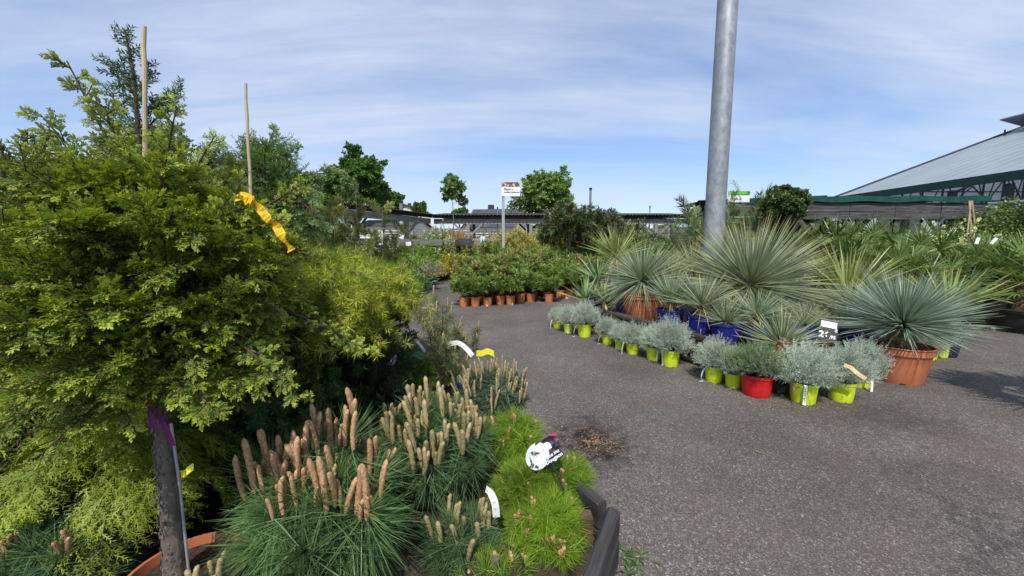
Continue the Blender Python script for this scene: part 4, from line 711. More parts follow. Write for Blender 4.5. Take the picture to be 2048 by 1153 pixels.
def ribbon(name, label, cat, pts, w_, mat, side=None, writing=True):
    root = thing(name, label, cat, at(*pts[len(pts)//2])); c0 = Vector(root.location); L_ = [at(*p)-c0 for p in pts]; b_ = strip(L_, w_, mat, root, 'band', side)
    if writing:
        mb = MB(); me = b_.data; n_ = len(me.polygons)
        for k, pl in enumerate(me.polygons):
            if k % 2 == 0: continue
            c_ = pl.center; nn = pl.normal if pl.normal.dot(-(c0+c_)+Vector((0, 0, 1.6))) > 0 else -pl.normal; e = (me.vertices[pl.vertices[0]].co-me.vertices[pl.vertices[1]].co); l_ = (me.vertices[pl.vertices[3]].co-me.vertices[pl.vertices[0]].co)
            for q_ in (-.22, 0, .22):
                p_ = c_+nn*.001+l_*q_; mb.raw([p_-e*.22-l_*.03, p_+e*random.uniform(-.1, .2)-l_*.03, p_+e*random.uniform(-.1, .2)+l_*.03, p_-e*.22+l_*.03], [(0, 1, 2, 3)])
        if mb.f: mb.build('print', M['inkb'], b_)
    return root
ribbon('label_strip', 'white label strip looped through the young pine beside the asphalt', 'label', [(895, 690, 2.75), (915, 686, 2.72), (930, 695, 2.7), (945, 712, 2.68)], .035, M['paper'])
ribbon('label_strip', 'white label strip hanging beside the green card', 'label', [(822, 684, 2.8), (832, 682, 2.78), (842, 692, 2.76), (850, 705, 2.75)], .02, M['paper'])
ribbon('label_strip', 'white label strip curling on the dark yew stems', 'label', [(782, 705, 2.5), (790, 716, 2.48), (780, 730, 2.46)], .035, M['paper'])
ribbon('label_strip', 'white label strip lying across the lower dark pine needles', 'label', [(972, 978, 1.6), (982, 988, 1.58), (990, 1008, 1.57), (993, 1035, 1.58)], .032, M['paper'])
ribbon('label_strip', 'white scrap of label shining between cedar and spruce in the shade', 'label', [(636, 636, 2.0), (643, 642, 1.98), (650, 648, 1.97)], .03, M['paper'])
ribbon('yellow_tag', 'lemon yellow loop tag on the blue green pine beside the asphalt', 'tag', [(953, 707, 2.45), (964, 707, 2.43), (975, 703, 2.42), (988, 708, 2.43)], .04, M['yltape'], side=(0, 0, 1))

# ================================================================= RIGHT LOG BED
Ba = gr(1165, 652); Bc = gr(1570, 797); Bb = gr(1404, 741)
dl = (Ba-Bc).normalized(); TR = gr(1742, 642, .47); TRg = Vector((TR.x, TR.y, 0)); dr = (TRg-Bc).normalized()
def log(a, b, z, r, label):
    a = Vector(a); b = Vector(b); d = (b-a); L_ = d.length; mb = MB(); n = 16; mb.tube([(L_*i/n, random.gauss(0, .004), random.gauss(0, .003)) for i in range(n+1)], [r*random.uniform(.95, 1.04) for i in range(n+1)], 14, jit=.03)
    o = mb.build('round_log', M['log'], smooth=True); o.modifiers.new('edge', 'EDGE_SPLIT').split_angle = R(50); o.location = (a.x, a.y, z); o.rotation_euler = (0, 0, math.atan2(d.y, d.x)); return tag(o, label, 'log', 'stacked logs round the yucca bed')
inw = Vector((-dl.y, dl.x, 0)); inw = inw if inw.y > 0 else -inw; nm = ['bottom', 'second', 'third', 'top']
inr = Vector((-dr.y, dr.x, 0)); inr = inr if inr.x < 0 else -inr
for k in range(4):
    z = .056+.106*k; log(Bc+inw*.07+dl*.10, Ba+inw*.07+dl*.15, z, .056, '%s dark log of the long stack behind the lime pots' % nm[k]); log(Bc+dr*.05+inr*.07, Bc+dr*4.6+inr*.07, z+.012, .056, '%s dark log of the side stack facing the asphalt on the right' % nm[k])
for k in range(4): log(Ba+Vector((.05, .1, 0)), Ba+Vector((2.6, 3.4, 0)), .06+.106*k, .056, '%s dark log of the far side stack under the agapanthus' % nm[k])
# bed fill
mb = MB(); q0 = Bc+inw*.1+inr*.1; q1 = Ba+inw*.12+dl*.05; q2 = Vector((q1.x+3.0, q1.y+3.5, 0)); q3 = Bc+dr*4.5+inr*.1; v = []; n = 22
for i in range(n+1):
    for j in range(n+1):
        p = q0.lerp(q1, i/n).lerp(q3.lerp(q2, i/n), j/n); v.append((p.x, p.y, .25+random.uniform(-.01, .01)))
mb.raw(v, [(i*(n+1)+j, i*(n+1)+j+1, (i+1)*(n+1)+j+1, (i+1)*(n+1)+j) for i in range(n) for j in range(n)]); o = mb.build('raised_bed_soil', M['mulch']); o['kind'] = 'structure'; o['label'] = 'dark soil inside the raised log bed'

# ----- silver plants in lime pots
def px_pot(px, py, wpx):
    p = gr(px, py); r_ = mpp(px, py, p.y)*wpx/2/ (1+.08*abs(px-1024)/1024)
    d = Vector((p.x, p.y, 0)).normalized(); return Vector((p.x, p.y, 0))+d*r_*.74, r_
protos = []
for k in range(3):
    t = thing('silver_curry_plant', 'x', 'potted plant', (0, 0, 0)); pot(t, M['yellow'], .125, .2, taper=.8); fb, st = g_silver((.25, .29, .27)[k], n=110); f1 = fb.build('foliage', M['silver'], t, (0, 0, .175)); f2 = st.build('stem', M['twigd'], t, (0, 0, .175)); f1.scale = f2.scale = (1.0, 1.0, 1.22); protos.append(t)
def tagstrip(root, ang, kind=0, name='label_strip'):
    """bent white label hung on the pot's rim, pointing at world angle ang"""
    sc = root.scale[0]; a = ang-root.rotation_euler.z; d = Vector((math.cos(a), math.sin(a), 0)); s_ = Vector((-d.y, d.x, 0)); r0 = .118
    prof = [(r0, .20), (r0+.022, .205), (r0+.03, .17), (r0+.024, .1), (r0+.012, .03), (r0+.02, .012)] if kind == 0 else [(r0, .2), (r0+.04, .235), (r0+.085, .2), (r0+.105, .12), (r0+.112, .02), (r0+.112, .006)] if kind == 1 else [(r0, .19), (r0+.05, .15), (r0+.075, .06), (r0+.05, .012), (r0+.1, .008)]
    b_ = strip([d*r+Vector((0, 0, z)) for r, z in prof], .024, M['paper'], root, name, side=s_)
    if kind == 0:
        mb = MB()
        for z in (.15, .13, .115, .08): c = d*(r0+.0325-.3*abs(z-.15)*.3)+Vector((0, 0, z)); mb.box(c, (.0012, .012, .006), Matrix.Rotation(a, 3, 'Z'))
        mb.build('print', M['inkb'], b_)
CAMANG = lambda p: math.atan2(-p.y, -p.x)
SP = [(1114.7, 657.8, 19, 'leftmost lime pot of silver curry plant at the path', 1, -.9), (1137, 667, 22, 'second lime pot of silver curry plant from the left end', 0, -.1), (1168.8, 675.8, 30, 'third lime pot from the left end, just before the gap', 2, -1.2),
 (1215, 690.6, 25, 'lime pot of silver plant just right of the gap in the left row', 2, -1.2), (1241, 700, 22, 'half hidden lime pot with white strip in the left group of five', 0, -.9), (1265, 710, 29, 'middle lime pot of the left group of five, curved white strip', 1, -.9), (1306.6, 722.7, 32, 'lime pot with a long straight white strip, fourth of five', 0, .35), (1340, 735, 38, 'lime pot of silver plant at the right end of the group of five', 0, -.8),
 (1427, 766.4, 38, 'lime pot of silver plant left of the red pot group', 2, -.9), (1466, 778, 35, 'lime pot touching the red pot on its left', -1, 0), (1604.6, 809.5, 54, 'nearest lime pot, a broad white strip down its front', 0, .1), (1679.5, 805, 52, 'clean lime pot right of the nearest one', -1, 0), (1719, 776, 42, 'lime pot of tall silver plant tucked left of the terracotta yucca pot', 1, .5),
 (1826, 738, 38, 'lime pot almost hidden behind the terracotta yucca pot', -1, 0), (1851, 720, 40, 'lime pot behind the big yucca, nearer of the pair', -1, 0), (1875, 715, 38, 'lime pot behind the big yucca beside the grey crate', -1, 0)]
for i, (px, py, wpx, lab, tk_, ta) in enumerate(SP):
    p, r_ = px_pot(px, py, wpx); t = protos[i % 3] if i < 3 else clone(protos[i % 3]); 
    for ch in list(t.children):
        if ch.name.startswith('label_strip'):
            for c2 in list(ch.children): bpy.data.objects.remove(c2)
            bpy.data.objects.remove(ch)
    t.location = p; t.rotation_euler = (0, 0, random.uniform(0, 6.28)); s = r_/.125; t.scale = (s, s, s*random.uniform(1.0, 1.12)); t['label'] = lab; t['group'] = 'silver plants in lime pots'
    t['_tag'] = (tk_, ta)
for o in [o for o in bpy.data.objects if '_tag' in o]:
    k_, ta = o['_tag']; del o['_tag']
    if k_ >= 0: tagstrip(o, CAMANG(o.location)+ta, int(k_))
p, r_ = px_pot(1511, 796, 62); t = thing('lavender', 'green lavender in the only red pot, among lime pots', 'potted plant', p, 0); pot(t, M['redp'], r_, r_*1.45, taper=.84)
fb, st = g_silver(.27, n=90); fb.build('foliage_low', M['silverg'], t, (0, 0, .22)); st.build('stem', M['twigd'], t, (0, 0, .22))
fb = FB(); S = mk(np.zeros((260, 3)), dome(260, .3, 1), .36*RG.uniform(.7, 1.05, 260), g=-.05); lv = sub(S, 34, 25, .032, .45, 1.0); blades(fb, lv, .004); blades(fb, S, .0025, 3); fb.build('foliage', M['lav'], t, (0, 0, .22))
ribbon('price_tape', 'yellow printed price tape laid over the silver plant', 'label', [(1688, 730, 3.55), (1702, 736, 3.55), (1716, 748, 3.52), (1732, 758, 3.5)], .036, M['cardy'])

# ----- yuccas and other rosettes
def yroot(name, label, cat, p, rz=None, group=None): return thing(name, label, cat, p, random.uniform(0, 6) if rz is None else rz, group)
def sticker(root, r, h, z, ang, w_=.06, hh=.05):
    a = ang-root.rotation_euler.z; mb = MB(); nseg = 5; v = []
    for i in range(nseg+1):
        b = a+(i/nseg-.5)*w_/r
        for zz in (z, z+hh): rr = r*1.012; v.append((rr*math.cos(b), rr*math.sin(b), zz))
    mb.raw(v, [(2*i, 2*i+2, 2*i+3, 2*i+1) for i in range(nseg)]); o = mb.build('sticker', M['paper'], root)
    mb = MB(); 
    for i in range(4): b = a+(i/3-.5)*w_*.6/r; mb.box((r*1.02*math.cos(b), r*1.02*math.sin(b), z+hh*.45), (.001, .006, hh*.5), Matrix.Rotation(b, 3, 'Z'))
    mb.build('print', M['ink'], o)
def yucca(label, px, py, Y, rpx, mat='yuc', n=330, potm=None, pr_=.16, ph=.26, potz=.2, trunk=.0, w=.012, lowcos=-.5, age=0., droopy=.25, name='potted_yucca', dry=.12, stick=None, proto=None, cat='yucca', rscale=1.0):
    c = at(px, py, Y); r = mpp(px, py, Y)*rpx
    if proto is not None:
        t = clone(proto, (c.x, c.y, potz), random.uniform(0, 6), label=label); k = r/proto['r']; t.scale = (k, k, k); t.location.z = max(potz, c.z-proto['zc']*k)*1.0
        return t
    root = yroot(name, label, cat, (c.x, c.y, potz)); zc = c.z-potz; root['r'] = r; root['zc'] = zc
    fb, fd = g_yucca(r, n, w, droopy, lowcos, mat, age, dry); fb.build('leaves', M[mat], root, (0, 0, zc)); fd.build('dry_leaves', M['dry'], root, (0, 0, zc))
    if potm: pot(root, M[potm], pr_, ph, taper=.76)
    mb = MB(); h0 = ph*.8 if potm else 0
    if zc-h0 > .03: mb.tube([(0, 0, h0), (0, 0, (zc+h0)/2), (0, 0, zc+.02)], [r*.10, r*.11, r*.09], 12, jit=.08); mb.build('trunk', M['palmtrunk'], root)
    if stick: sticker(root, pr_*.93, ph*.5, 0, 0)
    return root
Y1 = yucca('round yucca with straw coloured skirt in a dark red pot, left of the bed', 1285, 562, 6.75, 92, n=800, potm='terra', pr_=.35, ph=.52, potz=.2, w=.014, lowcos=-.45, age=.16, droopy=.35, dry=.1); sticker(Y1, .35*.93, .3, .02, CAMANG(Y1.location)+.1, .1, .08)
yucca('largest yucca, wide green fan of blades in front of the steel mast', 1500, 572, 6.0, 150, n=900, potm='blue', pr_=.3, ph=.42, w=.021, lowcos=-.25, age=.25, droopy=.3, potz=.25)
c = gr(1790, 768); pp = Vector((c.x, c.y, 0)); r3 = .30; pp += pp.normalized()*r3*.75
Y3 = yroot('potted_yucca', 'blue grey yucca on a short trunk in a big terracotta pot on the asphalt', 'yucca', pp, 0); pot(Y3, M['terra'], r3*1.02, .43, taper=.78, rim=.2)
c = at(1806, 650, pp.y); zc = c.z; fb, fd = g_yucca(.72, 1050, .0155, .12, -.2, 'yucb', .12, .05); fb.build('leaves', M['yucb'], Y3, (c.x-pp.x, 0, zc)); 
mb = MB(); mb.tube([(0, 0, .38), (0, 0, .5), (.01, 0, zc)], [.11, .13, .09], 14, jit=.12); mb.build('trunk', M['palmtrunk'], Y3)
fb = FB(); S = mk(np.array([[math.cos(a)*.09, math.sin(a)*.09, z] for a, z in zip(RG.uniform(0, 6.28, 260), RG.uniform(.42, zc-.05, 260))]), dome(260, -.6, .5), .09, g=.1); blades(fb, S, .025, 2, prof=.2); fb.build('leaf_bases', M['dry'], Y3)
pa = yucca('small yucca in a blue pot, first right of the dark red pot', 1342, 600, 5.75, 72, n=210, potm='blue', pr_=.21, ph=.33, w=.015, lowcos=.12, age=.1, dry=.05, potz=.29)
pb = yucca('small yucca in a blue pot, second along the log stack', 1404, 612, 5.4, 80, n=230, potm='blue', pr_=.22, ph=.34, w=.014, lowcos=.15, age=.35, dry=.05, potz=.27); sticker(pb, .2*.93, .16, 0, CAMANG(pb.location)-.9, .04, .05)
pc = yucca('small yucca in a blue pot with dry pinkish tips, behind the silver plants', 1452, 645, 5.05, 64, n=180, potm='blue', pr_=.2, ph=.3, w=.013, lowcos=.12, age=.2, dry=.08, potz=.26)
sp_ = dict(group='x')
yucca('small yucca in a blue pot with white sticker, above the red pot', 1512, 655, 4.95, 70, potz=.26, proto=pa); 
yg_ = yucca('yellow tipped yucca in a small orange pot at the corner of the logs', 1563, 690, 4.45, 86, n=230, potm='terra', pr_=.13, ph=.24, w=.017, lowcos=.05, age=.3, dry=.16, potz=.25)
for (px, py, Y, rp, pr0, lab) in [(1385, 540, 7.2, 78, pa, 'pale yucca between the two largest yuccas'), (1490, 600, 5.9, 66, pb, 'small yucca below the largest yucca, half covered by its blades'), (1440, 590, 6.3, 62, pa, 'small yucca left under the largest yucca blades'), (1340, 550, 7.0, 70, pb, 'yucca just behind the round yucca skirt'), (1650, 625, 5.7, 62, pc, 'small yucca behind the price board'), (1700, 610, 5.4, 72, pa, 'small yucca left of the big terracotta pot'), (1585, 560, 6.6, 74, pb, 'small yucca right of the largest yucca'), (1610, 650, 5.0, 60, pc, 'small yucca above the grey pot'), (1250, 590, 7.2, 55, pc, 'small yucca behind the curry plants at the left of the bed'), (1740, 560, 6.4, 60, pa, 'small yucca behind the blue grey yucca')]:
    yucca(lab, px, py, Y, rp*.85, potz=.2, proto=pr0)
yucca('tall yellow green blades rising behind the blue grey yucca', 1695, 590, 6.1, 118, mat='yucg', n=90, potm='navy', pr_=.2, ph=.3, w=.03, lowcos=.5, age=.4, droopy=0, name='potted_flax', cat='flax')
yucca('bright green broad bladed plant right of the blue grey yucca', 1895, 620, 5.4, 100, mat='yucg', n=70, potm='navy', pr_=.2, ph=.28, w=.05, lowcos=.2, age=.3, droopy=.1, name='potted_cordyline', cat='cordyline', potz=.0)
yucca('green spiky yucca standing before the far pergola', 1232, 515, 9.5, 75, mat='yucg', n=130, potm='navy', pr_=.2, ph=.3, w=.035, lowcos=.3, age=.3, droopy=.1, name='potted_yucca', potz=.0)
yucca('grey green grassy flax left of the round yucca', 1195, 560, 8.6, 62, mat='agave', n=60, potm='navy', pr_=.2, ph=.3, w=.05, lowcos=.25, age=.2, droopy=.35, name='potted_flax', cat='flax', potz=.1)
ag = yucca('strap leaved agapanthus with curling leaves in a navy pot', 1172, 600, 7.5, 62, mat='agave', n=34, potm='navy', pr_=.18, ph=.27, w=.055, lowcos=.2, age=.3, droopy=.6, name='potted_agapanthus', cat='agapanthus', potz=.02, dry=.05)
yucca('second agapanthus with upright blue green leaves beside the round yucca', 1210, 605, 7.1, 50, mat='agave', n=26, potm='navy', pr_=.17, ph=.25, w=.045, lowcos=.4, age=.1, droopy=.4, name='potted_agapanthus', cat='agapanthus', potz=.15, dry=.05)
# soft grey green lavenders on the bed
g1 = None
for i, (px, py, Y, s, lab) in enumerate([(1560, 585, 6.0, 1.5, 'grey green lavender mound, leftmost behind the small yuccas'), (1610, 590, 5.8, 1.6, 'grey green lavender mound in the middle of the log bed'), (1650, 600, 5.6, 1.4, 'grey green lavender mound behind the price board'), (1600, 620, 5.3, 1.3, 'grey green lavender mound nearest the orange pot'), (1680, 575, 6.2, 1.5, 'grey green lavender mound beside the tall blades'), (1530, 620, 5.5, 1.2, 'grey green lavender between the small yuccas'), (1725, 620, 5.3, 1.2, 'grey green lavender touching the blue grey yucca')]):
    c = at(px, py, Y)
    if g1 is None:
        g1 = thing('grey_lavender', lab, 'lavender', (c.x, c.y, .2)); pot(g1, M['navy'], .12, .18); fb = FB(); S = mk(np.zeros((150, 3)), dome(150, .15, 1), .26*RG.uniform(.7, 1.05, 150), g=-.03); s2 = sub(S, 4, 25, .1, .4, 1); lv = sub(s2, 12, 30, .03, .1, 1); blades(fb, lv, .0035); blades(fb, S, .002, 2); blades(fb, s2, .002, 2); fb.build('foliage', M['silverg'], g1, (0, 0, .15)); t = g1
    else: t = clone(g1, (c.x, c.y, .2), random.uniform(0, 6), label=lab)
    t.scale = (s, s, s*1.1); t['group'] = 'grey lavenders on the log bed'
# pots and crates glimpsed on the bed
for (px, py, Y, r_, h_, m_, lab) in [(1612, 700, 4.75, .15, .3, 'blue', 'plain blue pot beside the orange yucca pot'), (1700, 668, 5.0, .18, .3, 'blue', 'plain blue pot right of the price board'), (1745, 640, 5.4, .17, .28, 'blue', 'plain blue pot in shade left of the yucca trunk')]:
    c = at(px, py, Y); potted('empty_pot', lab, 'pot', (c.x, c.y, .2), m_, r_, h_)
def crate(label, p, w_, d_, h_, rz, mat, name='plant_crate'):
    root = thing(name, label, 'crate', p, rz); mb = MB(); t_ = .012
    for s_ in (-1, 1): mb.box((0, s_*(d_/2-t_/2), h_/2), (w_-2*t_-.002, t_, h_)); mb.box((s_*(w_/2-t_/2), 0, h_/2), (t_, d_, h_))
    mb.box((0, 0, .008), (w_-2*t_-.004, d_-2*t_-.004, .012)); mb.build('shell', mat, root); mb = MB()
    for s_ in (-1, 1): mb.box((0, s_*(d_/2+.006), h_-.014), (w_+.02, .012, .028)); mb.box((s_*(w_/2+.006), 0, h_-.014), (.012, d_-.004, .028))
    mb.build('rim', mat, root); mb = MB()
    for k in range(6): mb.box((-w_/2+w_*(k+.5)/6, -d_/2-.003, h_*.45), (.01, .008, h_*.8)); mb.box((-w_/2-.003, -d_/2+d_*(k+.5)/6, h_*.45), (.008, .01, h_*.8))
    mb.build('rib', mat, root); mb = MB(); mb.box((0, 0, h_*.85), (w_-.03, d_-.03, .01)); mb.build('soil', M['soil'], root); return root
c = gr(1893, 706); crate('grey plastic crate standing on the asphalt behind the lime pots', Vector((c.x+.1, c.y+.2, 0)), .42, .36, .3, .5, M['grey'])
c = at(1598, 700, 4.6); crate('grey crate on the bed beside the orange yucca pot', Vector((c.x+.02, c.y+.15, .2)), .34, .3, .26, .3, M['grey'])
# price sign 26.95
root = thing('price_sign', 'black price sign reading 26.95 leaning on the blue pot', 'sign', at(1656, 662, 4.28)); root.rotation_euler = (R(-24), R(10), R(-22)); 
mb = MB(); mb.box((0, 0, 0), (.21, .008, .28)); mb.build('board', M['ink'], root); root.scale = (.85, .85, .85); mb = MB(); mb.box((.0, -.006, .085), (.18, .003, .085)); mb.build('paper', M['paper'], root); mb = MB(); mb.box((0, -.003, .146), (.215, .02, .012)); mb.build('rail', M['grey'], root)
text('26', .115, M['paper'], root, (-.1, -.0065, -.10), (R(90), 0, 0), bold=.004); text('.95', .06, M['paper'], root, (.018, -.0065, -.10), (R(90), 0, 0), bold=.002); text('€', .05, M['paper'], root, (.07, -.0065, .0), (R(90), 0, 0), bold=.002)

# ----- palms
fp = thing('fan_palm', 'x', 'palm', (0, 0, 0)); fb, st = g_fanpalm(20, .5, .38, 24, .022, .1); fb.build('fronds', M['palm'], fp, (0, 0, .45)); st.build('petioles', M['yucg'], fp, (0, 0, .45)); pot(fp, M['black'], .24, .3); mb = MB(); mb.tube([(0, 0, .25), (0, 0, .5)], [.07, .06], 10, jit=.1); mb.build('trunk', M['palmtrunk'], fp)
fp2 = thing('fan_palm', 'x', 'palm', (0, 0, 0)); fb, st = g_fanpalm(26, .55, .36, 22, .02, -.1); fb.build('fronds', M['palm'], fp2, (0, 0, .55)); st.build('petioles', M['yucg'], fp2, (0, 0, .55)); pot(fp2, M['black'], .26, .32); mb = MB(); mb.tube([(0, 0, .25), (0, 0, .6)], [.08, .07], 10, jit=.1); mb.build('trunk', M['palmtrunk'], fp2)
FP = [(1700, 505, 8.2, 1.25, 'fan palm directly behind the tall yellow green blades'), (1660, 475, 9.4, 1.35, 'dark fan palm left of the shelter brace'), (1745, 475, 9.2, 1.35, 'fan palm before the second shelter brace'), (1790, 520, 7.6, 1.15, 'fan palm behind the tip of the blue grey yucca'), (1840, 490, 8.4, 1.25, 'fan palm beside the white flowering shrub'), (1880, 540, 7.2, 1.1, 'fan palm nearest the bright green broad blades'), (1930, 510, 8.0, 1.25, 'fan palm left of the two white labels'), (1985, 505, 8.3, 1.3, 'fan palm right of the two white labels'), (1760, 540, 8.0, 1.0, 'low fan palm in front of the shelter'), (1610, 500, 9.8, 1.2, 'fan palm below the round laurel'), (2040, 500, 8.8, 1.3, 'fan palm at the right picture edge, farther one'), (1560, 480, 10.4, 1.25, 'fan palm between the mast and the round laurel')]
for i, (px, py, Y, s, lab) in enumerate(FP):
    c = at(px, py, Y); pr0 = fp if i % 2 == 0 else fp2; t = pr0 if i < 2 else clone(pr0); t.location = (c.x, c.y, 0); t.rotation_euler = (0, 0, random.uniform(0, 6)); s2 = max(.6, (c.z)/.85)*.95; t.scale = (s, s, s2); t['label'] = lab; t['group'] = 'fan palms on the right'
for (px, py, r_, h_, lab) in [(2035, 668, .62, .42, 'big palm in the widest black tub at the right edge'), (1945, 648, .45, .36, 'palm in a black tub behind the tips of the blue grey yucca')]:
    c = gr(px, py); p = Vector((c.x, c.y, 0)); p += p.normalized()*r_*.8; t = thing('tub_palm', lab, 'palm', p); pot(t, M['black'], r_, h_, taper=.8); sticker(t, r_*.92, h_*.4, 0, CAMANG(p)-.5, .05, .07)
    fb, st = g_fanpalm(30, .75, .5, 26, .03, -.05); fb.build('fronds', M['palm'], t, (0, 0, .75)); st.build('petioles', M['yucg'], t, (0, 0, .75)); mb = MB(); mb.tube([(0, 0, .35), (0, 0, .85)], [.12, .1], 12, jit=.1); mb.build('trunk', M['palmtrunk'], t)
# palm standing right of the camera whose crown shades the asphalt
t = thing('tub_palm', 'palm out of frame on the right whose shadow lies on the asphalt', 'palm', (5.55, 2.5, 0)); pot(t, M['black'], .35, .4); fb, st = g_fanpalm(24, .6, .5, 24, .04, 0); fb.build('fronds', M['palm'], t, (0, 0, 1.5)); st.build('petioles', M['yucg'], t, (0, 0, 1.5)); mb = MB(); mb.tube([(0, 0, .3), (0, 0, 1.55)], [.1, .08], 12, jit=.1); mb.build('trunk', M['palmtrunk'], t)
fb, st = g_datepalm(20, 1.15, 80, .24, .014, .1); dp = None
for (px, py, Y, s, lab) in [(1392, 470, 9.3, 1.0, 'feathery date palm left of the steel mast'), (1505, 455, 10.2, 1.0, 'feathery date palm right of the steel mast under the sign'), (1350, 500, 10.5, .7, 'smaller date palm before the far dark post'), (1450, 480, 9.0, .8, 'date palm hidden behind the steel mast')]:
    c = at(px, py, Y)
    if dp is None: dp = thing('date_palm', lab, 'palm', (c.x, c.y, 0)); pot(dp, M['black'], .28, .35); fb.build('fronds', M['palmd'], dp, (0, 0, 1.05)); st.build('rachis', M['yucg'], dp, (0, 0, 1.05)); mb = MB(); mb.tube([(0, 0, .3), (0, 0, 1.1)], [.11, .09], 12, jit=.12); mb.build('trunk', M['palmtrunk'], dp); t = dp
    else: t = clone(dp, (c.x, c.y, 0), random.uniform(0, 6), label=lab)
    t.scale = (s, s, max(.5, c.z/1.15)); t['group'] = 'date palms beside the mast'

# ----- steel mast
c = at(1430, 430, 6.9); root = thing('steel_mast', 'tall galvanised steel mast rising out of the yucca bed', 'mast', (c.x, c.y, 0)); mb = MB(); mb.tube([(0, 0, .0), (0, 0, 2), (0, 0, 5), (0, 0, 9)], [.172, .168, .162, .15], 40); o = mb.build('shaft', M['galv'], root, smooth=True); o.modifiers.new('e', 'EDGE_SPLIT').split_angle = R(60)
mb = MB(); mb.lathe([(.32, 0), (.32, .02), (.2, .021)], 32, c=(0, 0, .21)); mb.build('base_plate', M['galv'], root)
# ----- topiary laurel ball
c = at(1570, 411, 9.5); r_ = mpp(1570, 411, 9.5)*47; root = thing('laurel_standard', 'round clipped laurel ball on a trunk against the sky', 'laurel', (c.x, c.y, 0)); fb, st, tk_ = g_tree(c.z-r_*.3, .045, (0, 0, c.z), (r_*.9, r_*.9, r_*.85), 34, 9, 6, 12, .075, .04, lo=-.8, ev=(.82, .97)); fb.build('crown', M['laurel'], root); st.build('limb', M['twigd'], root); tk_.build('trunk', M['bark'], root); pot(root, M['black'], .3, .4)
# ----- white flowering shrub + climber + hedge at the right
def shrub_fb(r, n1=26, n2=7, n3=11, ls=.045, lw=.026, lo=.0, zs=1.0, g=.02):
    fb = FB(); st = FB(); S = mk(RG.normal(0, r*.06, (n1, 3))*[1, 1, 0], dome(n1, lo, 1)*[1, 1, zs], r*RG.uniform(.7, 1.08, n1)*1.0, g=g); stems(st, S, r*.012, None, 2); s2 = sub(S, n2, 42, (.42,), .25, 1.0, taper=.3); stems(st, s2, r*.006, None, 1); lv = sub(s2, n3, 55, ls, .1, 1.0, aj=22, jit=.3); l2 = sub(S, n3, 55, ls, .4, 1.0, aj=22); blades(fb, lv, lw, 1, prof=.45); blades(fb, l2, lw, 1, prof=.45); return fb, st, S, s2
def flowers(s2, n, sz, t0=.7):
    fb = FB(); P, A = axes(s2, RG.uniform(t0, 1.05, (len(s2['L']), n))); P = P.reshape(-1, 3); q = mk(np.repeat(P, 5, 0), dome(len(P)*5, -.2, 1), sz); blades(fb, q, sz*.8, 1, prof=.6); return fb
c = at(1895, 470, 9.4); root = thing('flowering_shrub', 'shrub with creamy white flowers in front of the shelter', 'shrub', (c.x, c.y, 0)); fb, st, S, s2 = shrub_fb(1.25, 34, 9, 12, .07, .04, .35); fb.build('foliage', M['shg'], root, (0, 0, .7)); st.build('stem', M['twigd'], root, (0, 0, .7)); flowers(s2, 3, .07).build('flowers', M['white'], root, (0, 0, .7)); pot(root, M['black'], .3, .75)
for (px, py, Y, r_, lab, mt, fl) in [(1990, 462, 10.6, .95, 'dense green climber on canes below the greenhouse eave', 'shg', 1), (2050, 450, 9.6, .9, 'dark green climber at the right edge below the eave', 'shd', 1), (1930, 465, 11.0, .9, 'dark bush behind the white flowering shrub', 'shd', 0)]:
    c = at(px, py, Y); root = thing('climber', lab, 'climber', (c.x, c.y, 0)); fb, st, S, s2 = shrub_fb(r_, 44, 9, 12, .075, .045, -.3); fb.build('foliage', M[mt], root, (0, 0, c.z-.3)); st.build('stem', M['twigd'], root, (0, 0, c.z-.3)); pot(root, M['black'], .3, .5); mb = MB(); mb.tube([(0, 0, .3), (0, 0, c.z-.2)], .03, 6); mb.build('trunk', M['bark'], root)
    if fl: flowers(sub(S, 2, 30, .1, .6, 1), 1, .05).build('flowers', M['white'], root, (0, 0, c.z-.3))
for i, (px, lean) in enumerate([(1936, .03), (1942, -.02), (1950, -.03)]):
    A = at(px, 455, 9.2); B = at(px+lean*200, 402, 9.2); root = thing('bamboo_cane', ['left bamboo cane of the three beside the eave post', 'middle bamboo cane of the three beside the eave post', 'right bamboo cane of the three beside the eave post'][i], 'cane', (A.x, A.y, 0)); mb = MB(); mb.tube([(0, 0, .4), A-Vector((A.x, A.y, 0)), B-Vector((A.x, A.y, 0))], .014, 8); mb.build('cane', M['bamboo'], root)
for (px, lab) in [(1955, 'left white label standing among the fan palms'), (1988, 'right white label tilted among the fan palms')]:
    card('plant_card', lab, 'plant label', at(px, 482, 7.6), .05, .13, M['paper'], lean=.2, rot=R(8 if px < 1960 else 28))
# ================================================================= OLEANDERS
def ole_proto(H, nst, lod, matk='ole', red=0, pink=0, potr=.13, poth=.23, ll=.13, lw=.026):
    t = thing('potted_oleander', 'x', 'oleander', (0, 0, 0)); fb, st, S = g_shoots(nst, H, .02, 34, ll, lw, 42, 3, .4, 28, lodir=lod, t0=.1, sr=.006, subt0=.35, seg=2, ld=.12)
    fb.build('foliage', M[matk], t, (0, 0, poth*.85)); st.build('stem', M['twigd'], t, (0, 0, poth*.85))
    if red: s2 = sub(S, 5, 30, .14, .8, 1.02); f2 = flowers(s2, red+1, .042, .4); f2.build('buds', M['red'], t, (0, 0, poth*.85))
    if pink: s3 = sub(S, 1, 20, .1, .9, 1.0); s3 = {k: v[:3] for k, v in s3.items()}; flowers(s3, pink, .04, .6).build('flowers', M['pink'], t, (0, 0, poth*.85))
    pot(t, M['orange'], potr, poth, taper=.78, n=20); return t
OL = [ole_proto(.50, 12, .72), ole_proto(.46, 13, .68), ole_proto(.54, 11, .75, pink=2)]
names = ['leftmost', 'second', 'third', 'fourth', 'fifth', 'sixth', 'seventh']
